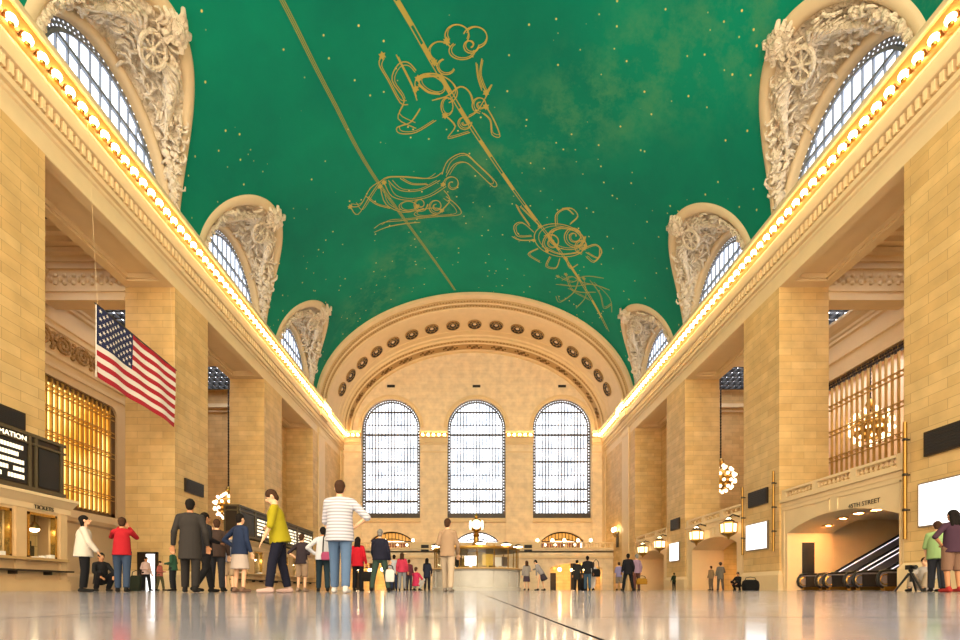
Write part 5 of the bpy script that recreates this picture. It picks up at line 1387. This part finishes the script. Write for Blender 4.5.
# ---- escalators
for k, (yc, nm) in enumerate(((27.15, 'farthest from the camera'), (25.15, 'middle one of three'), (23.15, 'nearest the camera'))):
    w = .72; x0 = 19.55
    r = thing('escalator', (x0, yc, 0), 'escalator climbing away under the street arch, ' + nm, 'escalator')
    path = lambda x: 0 if x < x0+1.9 else (x-x0-1.9)*math.tan(math.radians(30))
    xs = [x0+.35, x0+.9, x0+1.5, x0+1.9, x0+2.3, x0+3.5, x0+5.0, x0+7.2]
    for sg in (-1, 1):
        y = yc + sg*w
        mb = MB(); poly = [(x, path(x)+.08) for x in xs] + [(x, path(x)+.92) for x in xs[::-1]] + [(x0+.08, .84), (x0, .55), (x0+.08, .25)]
        mb.prism(poly, lambda u, v: Vector((u, y-.05, v)), (0, .10, 0)); bpn = mb.build('balustrade_panel', M['esc_panel'], r)
        mb = MB(); hp_ = [(x, y, path(x)+.97) for x in xs[::-1]] + [(x0+.05, y, .92), (x0-.08, y, .72), (x0-.12, y, .52), (x0-.06, y, .3), (x0+.12, y, .18), (x0+.5, y, .14)]
        mb.tube(hp_, .065, 8); mb.build('handrail', M['rubber'], r, 1.0)
        mb = MB(); cy = [(x0+.22 + .24*math.cos(2*PI*q/16), y - .08*0, .54 + .24*math.sin(2*PI*q/16)) for q in range(16)]
        for yy_ in (-.06, .06): mb.tube([(a, y+yy_, c) for a, b, c in cy], .028, 6, True)
        mb.build('newel_ring', M['brass_lt'], r)
        mb = MB(); mb.tube([(x, y-.07, path(x)+.88) for x in xs[3:]], .022, 6); mb.tube([(x, y-.07, path(x)+.34) for x in xs[3:]], .022, 6); mb.build('lit_strip', M['lit_strip'], r)
        mb = MB(); mb.box(x0+.32, x0+2.0, y-.09, y-.055, .12, .84); mb.build('newel_panel', M['panel'], r)
        mb = MB(); mb.box(x0+.15, x0+2.2, y-.11, y+.11, 0, .2); mb.build('skirt', M['brass'], r)
    mb = MB(); mb.box(x0-.2, x0+1.9, yc-w+.06, yc+w-.06, 0, .03)
    for q in range(13):
        xa = x0+1.9+.40*q; z = .2*(q+1) + .03*q; mb.box(xa, xa+.42, yc-w+.06, yc+w-.06, z-.3 if q else 0, z)
    mb.build('steps', M['step'], r)

# ---- things on the floor
tp = thing('camera_tripod', (out(1,-1.1), 18.9, 0), 'black folding tripod standing at the foot of the near pier beside the white sign', 'tripod')
def tripod(x, y):
    r = thing('camera_tripod', (x, y, 0), 'small black tripod spread on the floor at the foot of the near pier', 'tripod')
    for k in range(3):
        a = 2*PI*k/3 + .5; mb = MB(); mb.tube([(x + .30*math.cos(a), y + .30*math.sin(a), .015), (x + .03*math.cos(a), y + .03*math.sin(a), .46)], [.022, .03], 6); mb.build('leg', M['black'], r)
    mb = MB(); mb.tube([(x, y, .25), (x, y, .52)], .028, 8); mb.sphere((x, y, .53), .05, 8, 6); mb.build('column', M['black'], r)
    mb = MB(); mb.box(x-.09, x+.09, y-.06, y+.06, .55, .66); mb.tube([(x, y-.06, .61), (x-.02, y-.16, .61)], .045, 10); mb.build('head', M['black'], r)
bpy.data.objects.remove(tp)
tripod(10.88, 11.6)
def shoulder_bag(x, y, z, w, h, d, col, label, strap=.35, rot=0, cat='bag', name='shoulder_bag'):
    r = thing(name, (x, y, z), label, cat); r.rotation_euler = (0, 0, math.radians(rot))
    mb = MB(); rings = []
    for zz, sc in ((0, .86), (.04, 1.0), (.5, 1.06), (.85, .95), (1.0, .7)):
        rings.append([Vector((w/2*sc*(abs(math.cos(2*PI*q/20))**.5)*(1 if math.cos(2*PI*q/20) > 0 else -1), d/2*sc*(abs(math.sin(2*PI*q/20))**.5)*(1 if math.sin(2*PI*q/20) > 0 else -1), h*zz)) for q in range(20)])
    mb.loft(rings, True, True); link_local('bag_body', mb, cloth(col), r, .8)
    mb = MB(); mb.tube([(-w*.38, 0, h*.9), (-w*.3, 0, h + strap*.7), (0, 0, h + strap), (w*.3, 0, h + strap*.7), (w*.38, 0, h*.9)], .018, 6); link_local('strap', mb, M['black'], r, .8)
    return r
def P(px, y): return px

# x positions follow from where each stands on the floor
person('woman in a cream sweater and black trousers by the ticket office, looking up', -8.29, 10.1, 1.66, 125, '#d9cdbd', '#16161a', ('low','low'), 'stand', 'l', 'black', True, hem=.80, loose=1.18, head_tilt=-14)
person('person in black crouching between the cream sweater and the red top', -10.36, 13.2, 1.7, 60, '#1b1a1c', '#19181b', ('knees','knees'), 'crouch', 'm', 'black')
person('woman in a red top and blue jeans holding a camera to her face', -7.70, 10.4, 1.66, 205, '#b5202a', '#3a4a63', ('camera','camera'), 'step', 'm', 'brown', False, hem=.86)
person('person in a pale pink shirt in front of the bright lit doorway', -15.86, 23.0, 1.66, 70, '#d8b8b0', '#1a1a1c', ('front','down'), 'step', 'm', 'black')
shoulder_bag(-16.49, 23.2, 0, .55, .75, .3, '#30372a', 'dark green bag on the floor next to the lit doorway', .25)
person('person in a salmon red shirt with olive trousers left of the green shirt', -16.16, 24.5, 1.55, 95, '#c06a5c', '#5f5a40', ('front','front'), 'step', 'l', 'brown')
person('man in a dark green shirt and dark trousers by the flag pier', -11.63, 18.4, 1.68, -80, '#2f5540', '#232328', ('front','front'), 'stand', 'l', 'brown')
person('tall figure in a long charcoal coat, first of the dark group before the flag pier', -5.12, 8.6, 1.72, 200, '#37322f', '#2c2826', ('down','carry'), 'step', 'm', 'black', hem=.62)
person('figure in a black jacket, middle of the dark group before the flag pier', -5.36, 9.5, 1.62, 150, '#201e22', '#1d1c1f', ('front','down'), 'walk', 'm', 'black', True, hem=.80)
person('figure in a dark brown jacket with grey trousers at the end of the dark group', -5.71, 10.6, 1.65, -150, '#42322b', '#2a2a30', ('down','phone'), 'step', 'l', 'brown')
person('person in a navy jacket and pale skirt under the departures board corner', -4.60, 9.4, 1.58, 160, '#263350', '#c9b7ab', ('down','hip'), 'stand', 'l', 'black', style='skirt', shoes='#8a6a58')
person('person in a grey shirt and tan shorts behind the dark group', -6.36, 12.4, 1.62, 185, '#6b6a74', '#b09474', ('low','low'), 'stand', 'l', 'brown', sleeve='short', style='shorts')
person('man in a bright yellow shirt and black trousers, head bowed', -3.13, 7.7, 1.70, -70, '#a89a1a', '#17182a', ('side','low'), 'step', 'l', 'brown', sleeve='short', hem=.84, lean=9, head_tilt=22, shoes='#c9a79a', loose=1.12)
person('person in a dark top and tan shorts just right of the yellow shirt', -4.58, 12.8, 1.58, 170, '#3a3036', '#a58a70', ('front','hip'), 'stand', 'l', 'brown', sleeve='short', style='shorts', shoes='#a58a78')
person('person in a white shirt and dark teal trousers with a pink belt bag', -3.66, 11.7, 1.62, 200, '#d6d6dc', '#20323c', ('front','hip'), 'step', 'm', 'black', hem=.86, loose=1.06)
shoulder_bag(-3.51, 11.5, .78, .24, .2, .14, '#a2476a', 'small pink bag at the hip of the white shirt with teal trousers', .5)
person('tall man in a loose white striped shirt and pale blue jeans', -1.95, 7.05, 1.70, 185, '#eceaf0', '#5a7394', ('hip','low'), 'step', 'l', 'brown', sleeve='short', hem=.80, loose=1.15, kind='stripe', shoes='#d0cbc8')
person('woman in a scarlet jacket with black hair, back turned', -3.36, 14.1, 1.64, 172, '#c41a2c', '#17171b', ('down','down'), 'stand', 'm', 'black', True, hem=.80)
shoulder_bag(-3.10, 14.1, .30, .34, .30, .16, '#1d1a1a', 'black handbag carried beside the scarlet jacket', .12)
person('grey haired man in a navy jacket and green trousers, standing legs apart', -2.47, 12.9, 1.72, 185, '#1f2032', '#3a4f45', ('down','low'), 'wide', 'l', 'grey', hem=.88, loose=1.12)
shoulder_bag(-2.19, 12.85, .27, .24, .34, .08, '#e4e2dc', 'white paper bag hanging right of the green trousers', .12, 0, 'bag', 'paper_bag')
person('person in a pink red shirt and grey trousers among the crowd left of the booth', -2.89, 20.0, 1.64, 180, '#c73a56', '#8a8c92', ('down','down'), 'stand', 'm', 'brown', True)
person('person in a hot pink vest sitting left of the booth', -2.41, 21.0, 1.66, 150, '#d83a64', '#c4bfbc', ('knees','knees'), 'crouch', 'l', 'brown', sleeve='short')
person('person in a pale grey shirt between the navy jacket and pink shirt', -3.49, 21.6, 1.66, 190, '#b9bac2', '#2b3450', ('down','front'), 'stand', 'l', 'black')
person('person in a dark navy coat just left of the booth counter', -2.10, 23.0, 1.60, 170, '#262c40', '#23252e', ('low','low'), 'stand', 'm', 'black', True, hem=.7)
person('person in a maroon top behind the pink shirt', -3.24, 25.0, 1.66, 160, '#6a2f3a', '#3a3a44', ('down','low'), 'stand', 'm', 'brown')
person('person in beige clothes standing in front of the booth counter', -0.49, 10.3, 1.62, 165, '#a98b6e', '#c2ad94', ('low','front'), 'step', 'l', 'brown', hem=.84, shoes='#8b8076')
person('person in a grey top bending forward right of the booth', 3.63, 24.0, 1.66, -120, '#9a9496', '#3a3440', ('reach','low'), 'step', 'l', 'black', lean=28, style='skirt')
person('person in a plum dress next to the booth', 3.01, 25.0, 1.60, 190, '#a39a94', '#4a3a48', ('front','down'), 'stand', 'l', 'brown', True, style='skirt')
person('man in a long charcoal coat with a dark case, first right of the booth', 5.83, 25.6, 1.68, 150, '#2b2a2c', '#28272a', ('down','down'), 'stand', 'm', 'black', hem=.62)
shoulder_bag(6.11, 25.3, 0, .38, .62, .26, '#191919', 'black upright case on the floor between the charcoal coat and blue jeans', .2, 0, 'suitcase', 'suitcase')
person('man in a black jacket and blue jeans, middle of three right of the booth', 5.85, 23.4, 1.74, 165, '#232428', '#3e5a72', ('down','front'), 'step', 'd', 'black')
person('woman in a white top and white trousers with a black bag', 6.44, 24.6, 1.50, 150, '#d9d6d8', '#e6e2e0', ('low','down'), 'walk', 'l', 'brown', True)
shoulder_bag(6.49, 24.2, .72, .42, .4, .2, '#18171a', 'black shoulder bag carried by the woman in white trousers', .5)
person('man in a black suit standing with his back turned, right of the golden passage', 7.13, 21.2, 1.68, 180, '#15151b', '#131318', ('down','down'), 'wide', 'd', 'black', hem=.76, loose=1.08)
person('person in a lavender shirt left of the black suit', 7.61, 24.0, 1.46, 170, '#8d86b0', '#8f8070', ('front','down'), 'step', 'l', 'brown', sleeve='short', style='shorts')
person('person in a mauve shirt half behind the black suit', 8.01, 22.6, 1.76, 190, '#9a7f96', '#6a4038', ('down','low'), 'stand', 'l', 'grey')
shoulder_bag(8.22, 22.5, .30, .5, .3, .2, '#a5761f', 'orange brown bag held low right of the black suit', .12)
person('small figure in dark green leaning by the far white sign', 17.45, 40.2, 1.5, 190, '#22301f', '#1b1c1c', ('low','low'), 'stand', 'm', 'black')
person('person in a grey green coat in the nearer lantern arch', 14.71, 27.6, 1.66, 165, '#6d675c', '#5b564e', ('front','down'), 'step', 'l', 'brown', hem=.72, hat='#5b5348')
person('person in a dull brown jacket beside the grey green coat in the lantern arch', 15.64, 30.5, 1.60, 200, '#8a7355', '#6b5f4e', ('down','down'), 'stand', 'l', 'brown')
person('person in black stooping over luggage in front of the white sign pier', 14.94, 26.2, 1.6, -60, '#191819', '#1c1b1c', ('knees','knees'), 'crouch', 'm', 'black')
shoulder_bag(15.04, 25.2, 0, .80, .58, .45, '#141314', 'fat black duffel bag on the floor below the middle white sign', .15, 0, 'luggage', 'duffel_bag')
person('person in a light green shirt and dark jeans in front of the largest white sign', 10.85, 10.9, 1.66, 140, '#9dbb7c', '#33343c', ('front','low'), 'step', 'l', 'brown', sleeve='short', hem=.80, loose=1.1, lean=6)
person('woman with long dark hair in a plum top before the largest white sign', 10.17, 9.9, 1.74, 175, '#4a3040', '#8c6a55', ('down','hip'), 'stand', 'm', 'black', True, sleeve='short', style='shorts', shoes='#b0342f')
person('person in pale grey sitting on the floor behind the green shirt', 11.81, 12.2, 1.66, -60, '#b8aea6', '#b59f88', ('knees','knees'), 'floor', 'l', 'brown')
person('person in blue grey standing behind the green shirt', 12.71, 12.6, 1.64, 190, '#5c6676', '#40444e', ('down','down'), 'stand', 'l', 'brown')

# ================================================================== LIGHT, SKY, CAMERA
w = bpy.data.worlds.new('sky'); scene.world = w; w.use_nodes = True
bg = w.node_tree.nodes['Background']; bg.inputs[0].default_value = (1.0, .84, .62, 1); bg.inputs[1].default_value = 3.3

cam = bpy.data.cameras.new('camera'); co = bpy.data.objects.new('camera', cam); COL.objects.link(co)
co.location = (0, 0, .06); co.rotation_euler = (PI/2, 0, 0)
cam.sensor_fit = 'HORIZONTAL'; cam.sensor_width = 36; cam.lens = 470/960*36
cam.shift_x = (480-470)/960; cam.shift_y = (589.5-320)/960
cam.clip_start = .01; cam.clip_end = 500
scene.camera = co
vs = scene.view_settings
vs.view_transform = 'Standard'; vs.look = 'None'; vs.exposure = 0.75; vs.gamma = 1; vs.use_curve_mapping = False
scene.cycles.use_denoising = True
scene.cycles.max_bounces = 8; scene.cycles.diffuse_bounces = 5; scene.cycles.glossy_bounces = 3; scene.cycles.transparent_max_bounces = 8
scene.cycles.sample_clamp_indirect = 8
